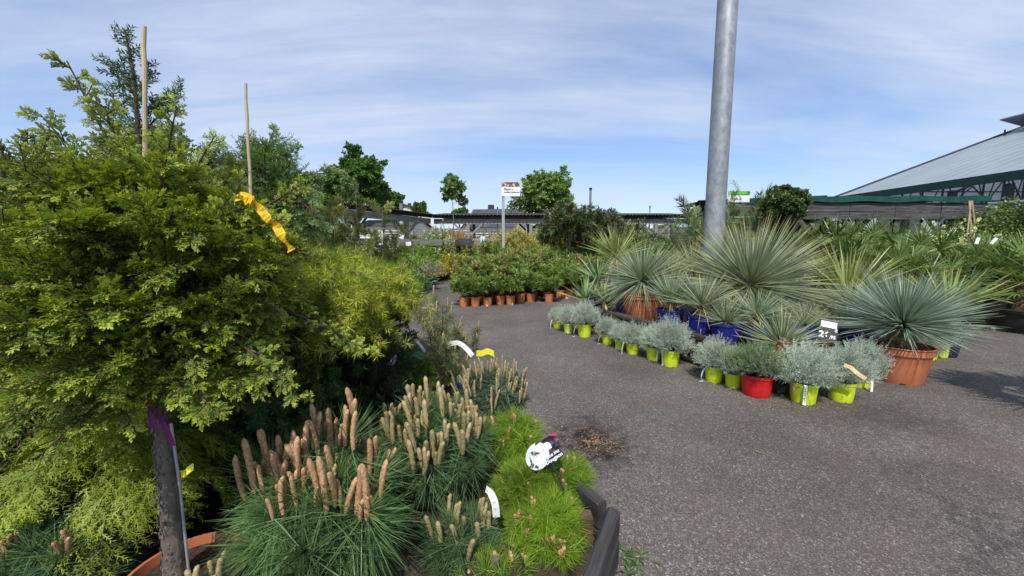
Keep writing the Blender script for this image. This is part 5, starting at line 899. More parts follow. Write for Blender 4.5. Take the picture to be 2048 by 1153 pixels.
row = [(927.7, 614.4), (951, 614.4), (975.6, 612.8), (1000.6, 610.8), (1021, 610.8), (1041, 606.9), (1061.6, 605), (1097.8, 605.8), (1119.4, 598.8), (1135.8, 598), (1151.4, 594.8)]
labs = ['leftmost orange pot of oleander in the front row'] + ['%s orange pot of oleander from the left in the front row' % k for k in names[1:6]] + ['orange potted oleander just left of the gap in the front row', 'orange potted oleander just right of the gap, white sticker', 'orange potted oleander beside the purple tag', 'second orange pot from the right end of the oleander row', 'rightmost orange pot of oleander, next to the agapanthus']
for i, (px, py) in enumerate(row):
    p, r_ = px_pot(px, py, 20); t = OL[i] if i < 3 else clone(OL[i % 3]); t.location = p; t.rotation_euler = (0, 0, random.uniform(0, 6)); t['label'] = labs[i]; t['group'] = 'oleanders in orange pots'; s = r_/.13; t.scale = (s, s, s*random.uniform(.95, 1.1))
for o in [o for o in bpy.data.objects if o.get('group') == 'oleanders in orange pots'][2:11]:
    if random.random() < .6: sticker(o, .13*.93, .1, 0, CAMANG(o.location)+random.uniform(-.5, .5), .045, .04)
p = at(1111, 580, 11.1); card('plant_card', 'purple and white plant tag between the orange oleander pots', 'plant label', p, .07, .1, M['purple'], rot=.1)
mid = [ole_proto(.85, 14, .75, red=0, ll=.15, lw=.028), ole_proto(1.0, 15, .78, red=5, ll=.15, lw=.028, pink=2), ole_proto(1.25, 15, .8, matk='olev', red=5, ll=.15, lw=.03)]
for m_ in mid: m_.location = (0, -60, 0)
first = [True]*3
u = Vector((row[10][0]-0, 0, 0)); P0 = px_pot(*row[0], 20)[0]; P1 = px_pot(*row[10], 20)[0]; ud = (P1-P0); ul = ud.length; ud.normalize()
def put_mid(k, loc_, lab, hs=1.0):
    if first[k]: t = mid[k]; first[k] = False; t.location = loc_
    else: t = clone(mid[k], loc_, random.uniform(0, 6))
    s = random.uniform(.95, 1.15); hz = s*random.uniform(.92, 1.08)*hs/(1.0, 1.15, 1.42)[k]; t.scale = (s, s, hz); t['label'] = lab; t['group'] = 'oleanders packed behind the front row'
for k in range(1, 12):
    for j in range(9+(k > 2)):
        q = P0+ud*(ul*j/9.0)+Vector((.12*k+random.gauss(0, .05), .5*k+random.gauss(0, .05), 0)); kk = 0 if k < 3 else (1 if k < 7 else 2)
        if k < 3 and random.random() < .3: kk = 1
        put_mid(kk, q, ['all green oleander packed behind the front row', 'bushy oleander with some reddish buds behind the front row', 'tall oleander with reddish bud tops at the back of the block'][kk], 1.6-np.interp(k, [1, 3, 6, 11], [50, 34, 18, -12])/F*q.y)
# two dark oleander standards in grey planters
for (px, py, Y, rp, lab) in [(1140, 455, 14.0, 50, 'large dark oleander bush in a pale planter, left one'), (1195, 460, 14.6, 46, 'large dark oleander bush in a pale planter, right one')]:
    c = at(px, py, Y); r_ = mpp(px, py, Y)*rp; root = thing('oleander_bush', lab, 'oleander', (c.x, c.y, 0)); fb, st, S = g_shoots(46, r_*1.15, .06, 26, .2, .04, 45, 5, .4, 32, lodir=-.1, t0=.3, seg=1); fb.build('foliage', M['oled'], root, (0, 0, c.z-.25)); st.build('stem', M['twigd'], root, (0, 0, c.z-.25))
    s2 = sub(S, 2, 25, .12, .9, 1.02); flowers(s2, 1, .06, .5).build('buds', M['red'], root, (0, 0, c.z-.25)); mb = MB(); mb.tube([(0, 0, .8), (0, 0, c.z-.1)], [.09, .06], 8); mb.build('trunk', M['bark'], root)
    mb = MB(); mb.box((0, 0, .62), (.62, .62, 1.24)); mb.build('planter', M['postw'], root); mb = MB(); mb.box((0, 0, 1.245), (.7, .7, .05)); mb.build('rim', M['greyw'], root)

# ================================================================= SHRUBS BEYOND
SH = {}
for key, mt, r_, ls, lw in [('green', 'shg', .55, .06, .034), ('yellow', 'shy', .5, .055, .03), ('orange', 'sho', .5, .05, .028), ('reddish', 'shr', .5, .05, .028), ('dark', 'shd', .6, .07, .035), ('bright', 'shg', .7, .05, .02)]:
    t = thing('potted_shrub', 'x', 'shrub', (0, -70, 0)); fb, st, S, s2 = shrub_fb(r_, 26, 7, 10, ls, lw, .1); fb.build('foliage', M[mt], t, (0, 0, .25)); st.build('stem', M['twigd'], t, (0, 0, .25)); pot(t, M['black'], .17, .26, n=16); t['used'] = 0; SH[key] = t
t = thing('potted_shrub', 'x', 'shrub', (0, -70, 0)); fb, st, S, s2 = shrub_fb(.7, 28, 8, 10, .05, .026, .2); fb.build('foliage', M['shg'], t, (0, 0, .25)); st.build('stem', M['twigd'], t, (0, 0, .25)); flowers(s2, 2, .045).build('flowers', M['white'], t, (0, 0, .25)); pot(t, M['black'], .17, .26, n=16); t['used'] = 0; SH['white'] = t
SL = {'green': 'green leafy shrub', 'yellow': 'yellow green shrub', 'orange': 'orange gold shrub', 'reddish': 'reddish leaved shrub', 'dark': 'dark green shrub', 'bright': 'fine leaved bright green shrub', 'white': 'green shrub dotted with white flowers'}
def put_shrub(key, x, y, h, where, wide=1.0, grp=None, z=0):
    t = SH[key]
    if t['used']: t = clone(t)
    else: t['used'] = 1
    t.location = (x, y, z); t.rotation_euler = (0, 0, random.uniform(0, 6)); k = h/(.8 if key not in ('bright', 'white') else .95); t.scale = (k*wide, k*wide, k); t['label'] = SL[key]+' '+where; t['group'] = grp or 'potted shrubs '+where
    return t
def W(px, Y): return (px-1024)/F*Y*1.0
random.seed(21)
# front edge of the far left beds (pots visible)
for (px, py, key, h, wh) in [(893, 561, 'orange', .85, 'at the front of the far bed, left pot'), (868, 562, 'yellow', .8, 'behind the blue pot at the path'), (915, 560, 'orange', .9, 'in the middle of the far front row'), (940, 559, 'reddish', .9, 'right in the far front row'), (965, 558, 'orange', .95, 'near the sign post in the far front row'), (835, 590, 'dark', .55, 'beside the blue pot at the path'), (818, 600, 'green', .6, 'before the blue pot at the path'), (800, 612, 'green', .6, 'at the edge of the golden cedar'), (845, 572, 'green', .7, 'just behind the blue pot at the path')]:
    p = gr(px, py); put_shrub(key, p.x, p.y+.2, h, wh)
p = gr(856, 581); t = potted('blue_pot_shrub', 'thin shrub in the lone blue pot at the bend of the path', 'shrub', (p.x, p.y+.2, 0), 'blue', .3, .42); fb, st, S = g_shoots(14, .7, .04, 22, .05, .014, 45, 4, .4); fb.build('foliage', M['silverg'], t, (0, 0, .35)); st.build('stem', M['twigd'], t, (0, 0, .35))
for Y in np.arange(13.2, 21.5, .95):
    for px in np.arange(560, 1012, 22):
        x = W(px, Y)+random.gauss(0, .12); 
        if Y < 17.6 and px > 1024-3.35/Y*760: continue
        wm = -7.1+(Y-12.8)*(3.05/7.2)+.7
        if x < wm and Y < 19.8: continue
        key = random.choice(['green', 'green', 'bright', 'green', 'yellow'] if px < 830 else ['yellow', 'orange', 'green', 'reddish', 'orange'] if Y < 19 else ['green', 'bright', 'yellow', 'dark', 'bright'])
        h = 1.6-(random.uniform(0, 32) if Y > 18 else random.uniform(16, 46) if Y > 15 else random.uniform(38, 62))/F*Y; put_shrub(key, x, Y+random.gauss(0, .15), h, 'in the far left beds', wide=random.uniform(.95, 1.3)*min(1.35, .55/h+.55))
for Y in np.arange(16.8, 21.8, 1.0):
    for px in np.arange(990, 1420, 34):
        key = random.choice(['yellow', 'orange', 'yellow', 'bright', 'reddish'] if px < 1180 else ['dark', 'green', 'bright', 'green']); h = 1.6+(random.uniform(-6, 20) if Y > 18.2 else random.uniform(-26, -4))/F*Y*(.8); put_shrub(key, W(px, Y), Y+random.gauss(0, .2), h, 'behind the oleander block' if px < 1180 else 'in front of the far dark posts', wide=.75)
for (px, Y, key, top, wh, wd) in [(880, 18.6, 'white', 455, 'with creamy heads under the pergola beam', .6), (905, 19.2, 'orange', 458, 'glowing under the pergola beam', .6), (925, 19.0, 'orange', 462, 'right of the white one under the pergola', .5), (940, 17.7, 'yellow', 503, 'low, before the plank rail', .9), (975, 17.6, 'orange', 505, 'low, left of the sign post', .9), (905, 17.8, 'yellow', 500, 'low, below the young tree', .9), (870, 17.9, 'green', 500, 'low, left below the young tree', .9), (840, 16.5, 'bright', 495, 'behind the blue pot shrub', .8), (800, 15, 'green', 500, 'behind the golden cedar tips', .9), (822, 17, 'bright', 472, 'tall, left under the pergola corner', .6), (850, 18.3, 'yellow', 470, 'tall, under the pergola corner', .6), (892, 19.2, 'bright', 468, 'right under the pergola corner', .6), (862, 18.0, 'bright', 478, 'left of the white flowered one', .7), (1245, 17.5, 'yellow', 440, 'tall, right of the dark oleander bushes', .45), (1262, 17.0, 'dark', 452, 'tall, beside the far dark post', .5), (1010, 19, 'bright', 460, 'behind the sign post', .5), (1225, 13, 'green', 470, 'tall, left of the round yucca', .5), (1300, 15, 'dark', 478, 'below the pallets', .8)]:
    put_shrub(key, W(px, Y), Y, 1.6+(490-top)/F*Y, wh, wide=wd)
for j, px in enumerate(np.arange(812, 1012, 13)):
    Y = 20.1+(j % 3)*.5; put_shrub(['bright', 'orange', 'yellow', 'green', 'orange', 'reddish'][j % 6], W(px, Y), Y, 1.6+(490-random.uniform(464, 478))/F*Y, 'standing high behind the plank rail', wide=.5)
for j, px in enumerate(np.arange(1020, 1240, 15)):
    Y = 19.3+(j % 2)*.4; put_shrub(['yellow', 'reddish', 'yellow', 'orange', 'bright'][j % 5], W(px, Y), Y, 1.6+(490-random.uniform(462, 474))/F*Y, 'glowing at the back of the oleander block', wide=.5)
# right side filler shrubs between palms
for (px, Y, top, key, wh) in [(1640, 10.3, 455, 'dark', 'behind the palms, left'), (1780, 10.2, 458, 'green', 'behind the palms, before the brace'), (1830, 10.0, 462, 'yellow', 'left of the white flowering shrub'), (1960, 9.4, 462, 'bright', 'light green beside the canes'), (2020, 9.0, 470, 'green', 'at the right edge behind the palms'), (1480, 11, 470, 'dark', 'behind the mast'), (1420, 12, 475, 'green', 'left behind the mast'), (1720, 9.8, 470, 'dark', 'between the shelter braces')]:
    put_shrub(key, W(px, Y), Y, 1.6+(490-top)/F*Y, wh, wide=.7)
# shrubs behind the left cypress, under the left pergola
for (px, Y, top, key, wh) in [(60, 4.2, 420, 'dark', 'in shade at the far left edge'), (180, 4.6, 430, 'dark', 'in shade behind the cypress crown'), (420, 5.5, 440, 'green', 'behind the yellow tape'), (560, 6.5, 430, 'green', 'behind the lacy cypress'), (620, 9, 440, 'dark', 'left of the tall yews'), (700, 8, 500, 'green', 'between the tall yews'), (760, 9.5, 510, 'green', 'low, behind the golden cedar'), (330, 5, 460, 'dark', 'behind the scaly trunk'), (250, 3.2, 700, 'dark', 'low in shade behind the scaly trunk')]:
    put_shrub(key, W(px, Y), Y, 1.6+(490-top)/F*Y, wh, wide=.8)

# ================================================================= PERGOLAS
def pergola(label, a, b, ht, nposts, mw, depthv, beam_h=.26, roof_t=.05, name='pergola', post=.16, mpost='greyw', cloth=False, rise=.35):
    a = Vector((a[0], a[1], 0)); b = Vector((b[0], b[1], 0)); d = (b-a); L_ = d.length; d.normalize(); nv = Vector(depthv).normalized(); W_ = 3.0
    root = thing(name, label, 'pergola', a, math.atan2(d.y, d.x)); nl = Matrix.Rotation(-math.atan2(d.y, d.x), 3, 'Z') @ nv; sgn = 1 if nl.y > 0 else -1
    for s_, hh in ((0, 0), (1, rise)):
        mb = MB(); yy = sgn*W_*s_; mb.box((L_/2, yy, ht+hh-.30), (L_+.3, .07, beam_h)); mb.build('beam', M[mw], root)
        mb = MB(); mb.box((L_/2, yy-sgn*.06*(1 if s_ == 0 else -1), ht+hh-.06), (L_+.4, .05, .15)); mb.build('fascia', M['roofd'], root)
        for i in range(nposts):
            x = L_*(i+.5)/nposts; mb = MB(); mb.box((x, yy, (ht+hh-.43)/2), (post, post, ht+hh-.43)); p_ = mb.build('post', M[mpost], root)
            for q in (-1, 1):
                mb = MB(); mb.beam((x+q*.08, yy, ht+hh-1.05), (x+q*.72, yy, ht+hh-.44), .07, .1); mb.build('brace', M[mpost], p_)
    mb = MB(); n = int(L_/.09); n = max(n, 4)
    v = []
    for i in range(n+1):
        x = -.25+(L_+.5)*i/n; zz = .022*(1 if i % 2 else -1); y0 = -sgn*.35; y1 = sgn*(W_+.3)
        v += [(x, y0, ht+zz), (x, y1, ht+zz+rise), (x, y0, ht+zz+roof_t*.3), (x, y1, ht+zz+roof_t*.3+rise)]
    mb.raw(v, [q for i in range(n) for q in ((4*i, 4*i+4, 4*i+5, 4*i+1), (4*i+2, 4*i+3, 4*i+7, 4*i+6), (4*i, 4*i+2, 4*i+6, 4*i+4), (4*i+1, 4*i+5, 4*i+7, 4*i+3))]); mb.build('roof', M['roofd'], root)
    mb = MB()
    for i in range(int(L_/.6)): mb.beam((.3+i*.6, sgn*.1, ht-.1), (.3+i*.6, sgn*(W_-.1), ht-.1+rise), .06, .1)
    mb.build('rafters', M[mw], root); return root
pergola('long weathered grey pergola with dark corrugated roof, left wing', (-9.6, 6.4), (-4.25, 19.6), 3.1, 4, 'greyw', (-1, .4, 0))
pergola('weathered pergola with dark corrugated roof straight ahead, centre wing', (-3.9, 20.0), (9.1, 20.0), 3.1, 4, 'greyw', (0, 1, 0), mpost='greyw')
pergola('dark roofed pergola wing coming forward left of the steel mast', (9.3, 19.6), (6.9, 13.6), 3.1, 2, 'greyw_shade', (1, 0, 0), mpost='steel_shade', rise=0)  # posts blackened and beams darkened to stand for shade under the roof
# shelter with shade cloth, right
root = thing('shade_shelter', 'weathered board shelter, wood coloured dark as in shade, under green shade cloth on the right', 'shelter', (8.3, 11.0, 0)); L_ = 5.2
for (z, h_) in ((2.66, .25), (2.42, .2)):
    for k in range(4): mb = MB(); mb.box((L_*(k+.5)/4, random.uniform(0, .01), z), (L_/4-.015, .05, h_)); mb.build('board', M['greyw_shade'], root)
for k, x in enumerate((.45, 1.45, 2.75, 3.9, 5.0)):
    mb = MB(); mb.box((x, .11, 1.3), (.16, .14, 2.6)); p_ = mb.build('post', M['greyw' if k in (1, 3) else 'greyw_shade'], root)
    for q in (-1, 1): mb = MB(); mb.beam((x+q*.08, .0-.035, 1.75), (x+q*.6, -.035, 2.31), .06, .13); mb.build('brace', M['postw' if k in (1, 3) else 'greyw_shade'], p_)  # pale and dark wood stand for sunlit and shaded posts and braces
mb = MB(); mb.box((L_/2, 3.2, 1.3), (L_+1, .06, 2.6)); mb.build('back_wall', M['greyw_shade'], root)  # dark wall added to make the space behind the shelter dark
mb = MB(); mb.box((L_/2, 1.7, 2.72), (L_, 3, .04)); mb.build('roof', M['steel_shade'], root)
n = 48; v = []
for i in range(n+1):
    x = L_*i/n; sag = .05*abs(math.sin(x*1.9+.4)); v += [(x, -.1, 2.80+.06*math.cos(x*1.9*2)*.3), (x, -.09, 2.98-sag*.6), (x, 3.2, 2.98)]
mb = MB(); mb.raw(v, [q for i in range(n) for q in ((3*i, 3*i+3, 3*i+4, 3*i+1), (3*i+1, 3*i+4, 3*i+5, 3*i+2))]); mb.build('shade_cloth', M['greenc'], root)
# green strip of cloth between mast and shelter
root = thing('shade_screen', 'green shade cloth stretched behind the mast and laurel ball', 'shelter', (6.2, 12.2, 0)); v = []
for i in range(25): x = 3.0*i/24; v += [(x, 0, 2.9+.03*math.sin(x*3)), (x, 0, 3.03+.015*math.sin(x*5)), (x, 2.6, 3.03)]
mb = MB(); mb.raw(v, [q for i in range(24) for q in ((3*i, 3*i+3, 3*i+4, 3*i+1), (3*i+1, 3*i+4, 3*i+5, 3*i+2))]); mb.build('shade_cloth', M['greenc'], root); mb = MB(); mb.box((1.5, .05, 2.78), (3.1, .06, .2)); mb.build('beam', M['greyw_shade'], root)
for x in (.1, 1.5, 2.9): mb = MB(); mb.box((x, .1, 1.35), (.14, .14, 2.7)); mb.build('post', M['greyw_shade'], root)

# ================================================================= GREENHOUSE
root = thing('greenhouse', 'big greenhouse with pale translucent roof and dark green eave', 'greenhouse', (14.5, 0, 0)); y0, y1 = -2.0, 17.5; ez = 3.6; rx = 10.5; rz_ = ez+rx*math.tan(R(20.8))
mb = MB(); v = []; n = 80
for i in range(n+1):
    y = y0+(y1-y0)*i/n; zz = .02*(i % 2)
    v += [(0, y, ez+.08+zz), (rx, y, rz_+.08+zz), (2*rx, y, ez+.08+zz)]
mb.raw(v, [q for i in range(n) for q in ((3*i, 3*i+1, 3*i+4, 3*i+3), (3*i+1, 3*i+2, 3*i+5, 3*i+4))]); mb.build('roof', M['gh'], root)
mb = MB(); mb.box((-.06, (y0+y1)/2, ez-.02), (.1, y1-y0+.3, .26)); mb.build('eave_gutter', M['greenp'], root); mb = MB(); mb.beam((0, y1+.03, ez+.1), (rx, y1+.03, rz_+.1), .06, .1); mb.beam((rx, y1+.03, rz_+.1), (2*rx, y1+.03, ez+.1), .06, .1); mb.build('verge', M['steel_shade'], root)
for y in np.arange(-1.5, 17.5, 1.45):
    mb = MB(); mb.box((.25, y, (ez-.2)/2), (.17, .17, ez-.2)); mb.build('post', M['steel_shade'], root)
for y in np.arange(-1.5, 17.6, 2.9):
    mb = MB(); mb.beam((.3, y, ez-.25), (rx, y, rz_-.25), .05, .06); mb.beam((2*rx-.3, y, ez-.25), (rx, y, rz_-.25), .05, .06); mb.beam((.3, y, ez-.55), (2*rx-.3, y, ez-.55), .05, .06)
    for k in range(9): x = .3+k*1.15; z = ez-.25+(x-.3)*math.tan(R(20.8)); mb.beam((x, y, ez-.55), (x+.6, y, z+.18), .03, .03); mb.beam((x+1.15, y, ez-.55), (x+.6, y, z+.18), .03, .03)
    mb.build('truss', M['steel_shade'], root)
mb = MB()
for k in range(13):
    x = .4+k*.8; z = ez-.02+x*math.tan(R(20.8)); mb.beam((x, y0, z), (x, y1, z), .04, .06); mb.beam((2*rx-x, y0, z), (2*rx-x, y1, z), .04, .06)
mb.build('purlins', M['steel_shade'], root)
mb = MB(); mb.box((2*rx, (y0+y1)/2, ez/2), (.05, y1-y0, ez-.1)); mb.build('far_wall', M['gh'], root); mb = MB(); mb.box((rx, y1+.2, 1.4), (2*rx, .05, 2.8)); mb.build('end_wall', M['gh'], root); mb = MB(); mb.raw([(0, y1-.05, 2.8), (2*rx, y1-.05, 2.8), (2*rx, y1-.05, ez), (rx, y1-.05, rz_), (0, y1-.05, ez)], [(0, 1, 2, 3, 4)]); mb.build('gable_sheet', M['gh'], root); mb = MB()
for k in range(18): x = .3+k*.9; mb.box((x, y1-.1, 2.8+(ez-2.8+min(x, 2*rx-x)*.38)/2), (.05, .05, ez-2.8+min(x, 2*rx-x)*.38))
for k in range(6): z = 2.85+k*.55; mb.box((rx, y1-.15, z), (2*(rx-max(0, (z-ez)/.38)), .04, .05))
mb.build('gable_frame', M['steel_shade'], root)
mb = MB(); mb.beam((7.6, y1-4.5, ez+7.6*.38+.32), (7.6, y1-.2, ez+7.6*.38+.32), 1.7, .05, up=(.25, 0, 1)); v_ = mb.build('roof_vent', M['grey'], root); mb = MB(); mb.beam((6.9, y1-.35, ez+6.9*.38+.1), (6.88, y1-.35, ez+6.9*.38+.34), .04, .04); mb.build('strut', M['steel_shade'], v_)
mb = MB(); mb.tube([(-.2, y0, ez-.75), (-.2, 9, ez-.82), (-.2, 15.5, ez-.72)], .035, 6); mb.build('drain_pipe', M['steel'], root)

# ================================================================= SIGNS
def post_sign(label, px, top, bot, lft, rgt, split, Y, picmat, lines, postpx, pw=.09):
    A = at(lft, top, Y); B = at(rgt, bot, Y); w_ = B.x-A.x; h_ = A.z-B.z; px_ = at(postpx, bot, Y).x; root = thing('post_sign', label, 'sign', (px_, Y, 0)); ox = A.x-px_; fr = .012
    mb = MB(); mb.box((ox+w_/2, 0, B.z+h_/2), (w_, .03, h_)); b_ = mb.build('board', M['paper'], root); hs = h_*split; mb = MB(); mb.box((ox+w_/2, -.017, B.z+h_-hs/2), (w_, .006, hs)); mb.build('picture', picmat, root)
    mb = MB(); mb.box((0, .03, B.z/2+.03), (pw, .05, B.z+.06)); mb.build('post', M['postw'], root)
    for (tx, x, z, sz) in lines: text(tx, h_*sz, M['inkb'], root, (ox+w_*x, -.0165, B.z+h_*z), (R(90), 0, 0), bold=.004)
post_sign('flower pictured sign reading Plantes méditerranéennes on a pale post', 1006, 365, 393, 1003, 1040, .33, 12.4, M['signflower'], [('Plantes', .13, .42, .23), ('méditerranéennes', .13, .24, .155)], 1006.5)
post_sign('green topped sign reading Palmiers on a thin post beside the mast', 1457, 383, 405, 1457, 1498, .36, 10.4, M['signgreen'], [('Palmiers', .14, .2, .27)], 1458.5, .05)
# board rails with letters
def rail(label, a, b, z0, z1):
    a = Vector(a); b = Vector(b); d = b-a; L_ = d.length; root = thing('board_rail', label, 'rail', (a.x, a.y, 0), math.atan2(d.y, d.x)); mb = MB(); h_ = (z1-z0)/2
    for k in range(2): mb.box((L_/2, 0, z0+h_*(k+.5)), (L_, .05, h_-.015))
    mb.build('planks', M['greyw'], root)
    for i in range(4): mb = MB(); mb.box((L_*(i+.1)/3.2, .08, z1/2), (.12, .1, z1-.02)); mb.build('post', M['postw'], root)
    return root
RA = at(690, 484, 14.8); RBp = at(884, 482, 18.2); rail('grey plank rail with letter boards before the left pergola', (RA.x, RA.y, 0), (RBp.x, RBp.y, 0), 1.56, 1.86)
RC = at(888, 482, 18.6); RD = at(992, 482, 18.6); rail('grey plank rail under the centre pergola beside the sign post', (RC.x, RC.y, 0), (RD.x, RD.y, 0), 1.56, 1.9)
def letter(ch, px, py, Y, w_, h_, lab, rot=0, sz=.8): 
    c = at(px, py, Y); root = thing('letter_board', lab, 'sign', c); root.rotation_euler = (0, rot, R(25)); mb = MB(); mb.box((0, 0, 0), (w_, .012, h_)); mb.build('board', M['paper'], root)
    if ch: text(ch, h_*sz, M['ink'], root, (-w_*.22, -.008, -h_*.28), (R(90), 0, 0), bold=.006)
letter('E', 707.5, 481, 14.6, .19, .27, 'white board with a black letter E on the plank rail'); letter('F', 760.5, 482.5, 15.5, .2, .3, 'white board with a black letter F on the plank rail'); letter('', 803, 473, 16.2, .2, .2, 'small blank white board tilted above the plank rail', .3); letter('', 817, 488, 16.4, .22, .16, 'blank white board lowest on the plank rail', -.1); letter('-', 965.5, 479.5, 18.4, .24, .3, 'white board with a dark dash near the sign post', 0, .9)

# ================================================================= FAR SURROUNDINGS
root = thing('slat_fence', 'long grey slatted wooden fence beyond the pergola', 'fence', (-9, 27, 0))
mb = MB()
for k in range(15): mb.box((11, 0, .15+k*.18), (22, .03, .13))
mb.build('slats', M['fencew'], root)
for i in range(12): mb = MB(); mb.box((i*2.0, -.05, 1.4), (.12, .1, 2.8)); mb.build('post', M['postw'], root)
for (px, n_, lab) in [(1303, 9, 'stack of cream pallets, left one under the pergola'), (1320, 9, 'stack of cream pallets, right one under the pergola')]:
    Y = 22.5; c = at(px-7, 490, Y); root = thing('pallet_stack', lab, 'pallets', (c.x, Y, 0)); 
    for k in range(n_):
        mb = MB(); z = .05+k*.225
        for y_ in (-.4, 0, .4): mb.box((0, y_, z+.01), (.52, .1, .02)); mb.box((0, y_, z+.13), (.52, .1, .022))
        for x_ in (-.21, 0, .21): mb.box((x_, -.4, z+.07), (.09, .1, .095)); mb.box((x_, .4, z+.07), (.09, .1, .095))
        for j in range(6): mb.box((0, -.42+j*.168, z+.155), (.52, .12, .02))
        mb.build('pallet', M['cream'], root)
def house(label, x, y, w_, d_, eave, ridge, rz=0, wins=((0, 1.2),), gable_front=True, wall='wallw'):
    root = thing('house', label, 'house', (x, y, 0), rz); mb = MB(); hw = w_/2
    v = [(-hw, 0, 0), (hw, 0, 0), (hw, 0, eave), (0, 0, ridge), (-hw, 0, eave)]; v += [(a, d_, c) for a, _, c in v]; mb.raw(v, [(0, 1, 2, 3, 4), (9, 8, 7, 6, 5), (0, 5, 6, 1), (1, 6, 7, 2), (0, 4, 9, 5)]); mb.build('wall', M[wall], root)
    mb = MB(); o_ = .35; sl = (ridge-eave)/hw
    for s_ in (-1, 1): mb.raw([(0, -o_, ridge+.12), (s_*(hw+o_), -o_, eave-o_*sl+.12), (s_*(hw+o_), d_+o_, eave-o_*sl+.12), (0, d_+o_, ridge+.12), (0, -o_, ridge-.02), (s_*(hw+o_), -o_, eave-o_*sl-.02), (s_*(hw+o_), d_+o_, eave-o_*sl-.02), (0, d_+o_, ridge-.02)], [(0, 1, 2, 3), (7, 6, 5, 4), (0, 4, 5, 1), (1, 5, 6, 2), (2, 6, 7, 3)])
    r_ = mb.build('roof', M['slate'], root); mb = MB(); mb.box((hw*.2, d_*.7, ridge+.2), (.6, .8, 1.2)); mb.build('chimney', M['roofd'], r_)
    for (wx, wz) in wins: mb = MB(); mb.box((wx, -.01, wz), (1.1, .06, 1.3)); mb.build('window', M['glass'], root)
for (px, Y, w_, ev, rd, d_, lab, rz) in [(938, 60, 1.9, 440+14, 440, 9, 'small white gabled house seen left of the sign post', 0), (960, 60, 2.2, 456, 440, 9, 'white gabled house just left of the sign post', 0)]:
    z = lambda py: 1.6+(490-py)/F*Y
    house(lab, W(px, Y), Y, w_, d_, z(ev), z(rd), rz)
Y = 55; house('white house with broad dark roof behind the light green tree', W(1046, Y), Y, 9, 7, 1.6+(490-456)/F*Y, 1.6+(490-421)/F*Y, R(80)); house('far house with dark roof and chimney beyond the left pergola', W(812, 58), 58, 8, 8, 1.6+(490-430)/F*58, 1.6+(490-412)/F*58, R(15), wall='wallw')
house('low barn with long grey roof beyond the far posts', W(1275, 50), 50, 11, 9, 1.6+(490-462)/F*50, 1.6+(490-438)/F*50, R(78), wall='greyw'); house('pale long building glimpsed under the left pergola', W(845, 45), 45, 7, 6, 1.6+(490-455)/F*45, 1.6+(490-443)/F*45, R(85)); house('brick building behind the pallets on the far right', W(1385, 48), 48, 6, 8, 1.6+(490-468)/F*48, 1.6+(490-455)/F*48, R(10), wall='brownw')
def lamp(label, px, top, bot, Y, r=.07, ant=False):
    c = at(px, bot, Y); T = at(px, top, Y); root = thing('vent_pipe', label, 'pipe', (c.x, Y, 0)); mb = MB(); h = T.z; mb.tube([(0, 0, 0), (0, 0, h*.72+.3)], r, 10); mb.build('pipe', M['steel'], root); mb = MB(); mb.tube([(0, 0, h*.72+.3), (0, 0, h-.12)], r*.8, 10); mb.build('sleeve', M['grey'], root); mb = MB(); mb.tube([(0, 0, h-.14), (0, 0, h-.02), (0, 0, h)], [r*.9, r*1.1, r*.5], 10); mb.build('cap', M['black'], root)
    if ant: mb = MB(); mb.beam((-.9, 0, h*.78), (.5, 0, h*.78), .03, .03); mb.beam((-.5, 0, h*.78-.03), (-.5, 0, h*.78+.12), .02, .02); mb.build('antenna', M['steel_shade'], root)
lamp('tall metal vent pipe with black cap above the dark oleanders', 1180, 376, 430, 26, .1, True); lamp('thin metal pipe with black tip above the centre pergola', 1299, 412, 440, 21, .035); lamp('thin green tipped pipe above the pergola beside the sign', 995, 414, 440, 21, .035); lamp('short pipe above the pergola right of the light green tree', 1110, 420, 440, 21, .03); lamp('stout black chimney pipe above the left pergola roof', 803, 402, 430, 24, .14)
def far_tree(label, px, top, bot, wpx, Y, mat, n=(18, 9, 7, 12), ls=.3, lw=.2, lo=-.5, tr=.25, name='tree', cz=None):
    zt = 1.6+(490-top)/F*Y; zb = 1.6+(490-bot)/F*Y; root = thing(name, label, 'tree', (W(px, Y), Y, 0)); rw = wpx/2/F*Y; rh = (zt-zb)/2; fb, st, tk_ = g_tree(zb+rh*1.1, tr, (0, 0, zb+rh), (rw*.95, rw*.95, rh*.95), *n, ls, lw, lo=lo); fb.build('crown', M[mat], root); st.build('limb', M['bark'], root); tk_.build('trunk', M['bark'], root); return root
far_tree('dense round dark green tree above the left pergola', 722, 308, 450, 126, 42, 'tree', (26, 10, 8, 12), .32, .24); far_tree('lower dark green tree joined to the right of the round one', 778, 378, 450, 66, 44, 'tree', (18, 8, 7, 10), .3, .22)
far_tree('airy light green tree with rising limbs behind the pergola', 1090, 338, 480, 128, 34, 'tree2', (30, 9, 6, 10), .24, .15, lo=-.2, tr=.2)
far_tree('grey olive tree behind the bamboo cane', 335, 255, 470, 190, 34, 'treeo', (26, 9, 7, 10), .28, .16); far_tree('smaller grey olive tree right of the tall cane tree', 445, 298, 470, 90, 40, 'treeo', (18, 8, 7, 10), .28, .16); far_tree('dark tree behind the second bamboo cane', 550, 305, 470, 90, 22, 'tree', (18, 8, 7, 10), .22, .13, tr=.15)
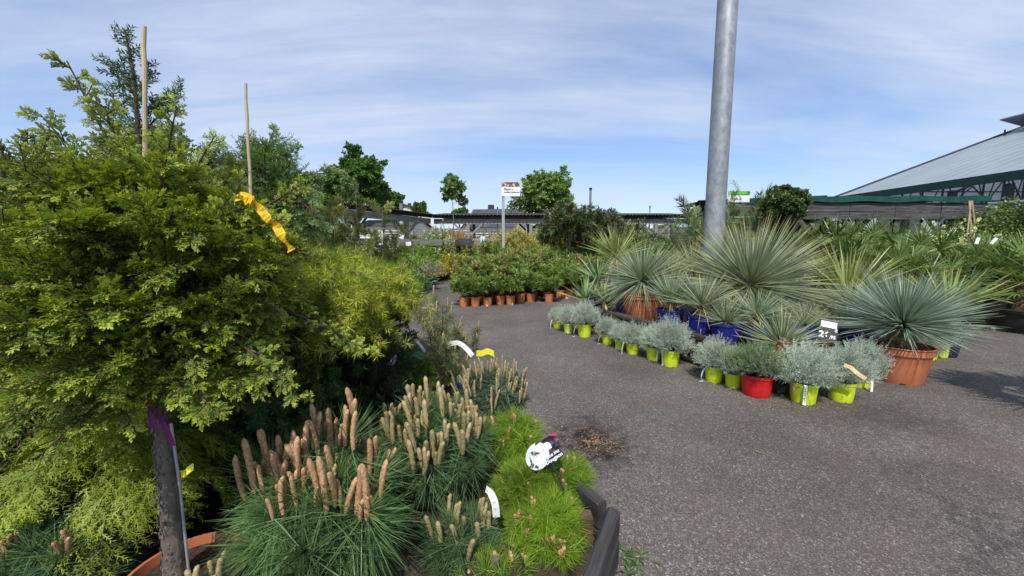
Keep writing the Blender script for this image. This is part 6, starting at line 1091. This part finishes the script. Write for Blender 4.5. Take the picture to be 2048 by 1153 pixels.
far_tree('hazy green tree left of the round dark tree', 625, 345, 470, 110, 50, 'tree2', (20, 9, 7, 10), .36, .24); far_tree('low far trees before the sky left of the cane', 200, 330, 480, 260, 30, 'treeo', (20, 9, 7, 10), .28, .16)
far_tree('small far conifer between chimney and sapling', 845, 404, 440, 34, 50, 'tree', (12, 7, 5, 8), .3, .12); far_tree('low rounded far tree beyond the sapling', 920, 418, 450, 50, 60, 'tree', (12, 7, 5, 8), .35, .2)
far_tree('low green tree under the far pergola roof', 1325, 448, 480, 40, 46, 'tree2', (14, 7, 6, 9), .3, .2); far_tree('dark hedge tree beneath the light green tree', 1080, 448, 482, 70, 30, 'tree', (14, 7, 6, 9), .25, .15); far_tree('thin far tree top behind the greenhouse eave', 1697, 388, 420, 26, 40, 'treeo', (8, 5, 5, 6), .2, .08)
rt = far_tree('slender young tree with heart shaped leaves standing above the shrubs', 908, 350, 425, 54, 16.5, 'tree3', (12, 5, 4, 6), .17, .1, tr=.035, name='sapling')
far_tree('white stemmed sapling with pale leaves before the round dark tree', 700, 345, 430, 46, 12, 'tree3', (10, 6, 4, 6), .09, .05, tr=.02, name='sapling')
# broad wood line closing the horizon
fb = FB(); n = 2600; xs = RG.uniform(-260, 260, n); ys = 150+RG.uniform(0, 60, n); hs = 3+3*np.abs(np.sin(xs*.04))+2*np.sin(xs*.13)
S = mk(np.stack([xs, ys, RG.uniform(0, 1, n)*np.maximum(hs, 1.5)], 1), dome(n, -.2, 1), 2.5); lv = sub(S, 8, 50, 1.6, 0, 1); blades(fb, lv, 1.2); o = fb.build('distant_wood', M['tree']); tag(o, 'low line of far trees closing the horizon', 'wood', kind='stuff')
for o in list(bpy.data.objects):
    if o.get('label') == 'x' or o.location.y < -50: 
        for c_ in list(o.children_recursive): bpy.data.objects.remove(c_)
        bpy.data.objects.remove(o)
for o in bpy.data.objects:
    if o.type == 'MESH' and o.parent and o.name.split('.')[0] in ('buds', 'flowers'): o['kind'] = 'stuff'
    for k in ('used', 'r', 'zc'):
        if k in o: del o[k]
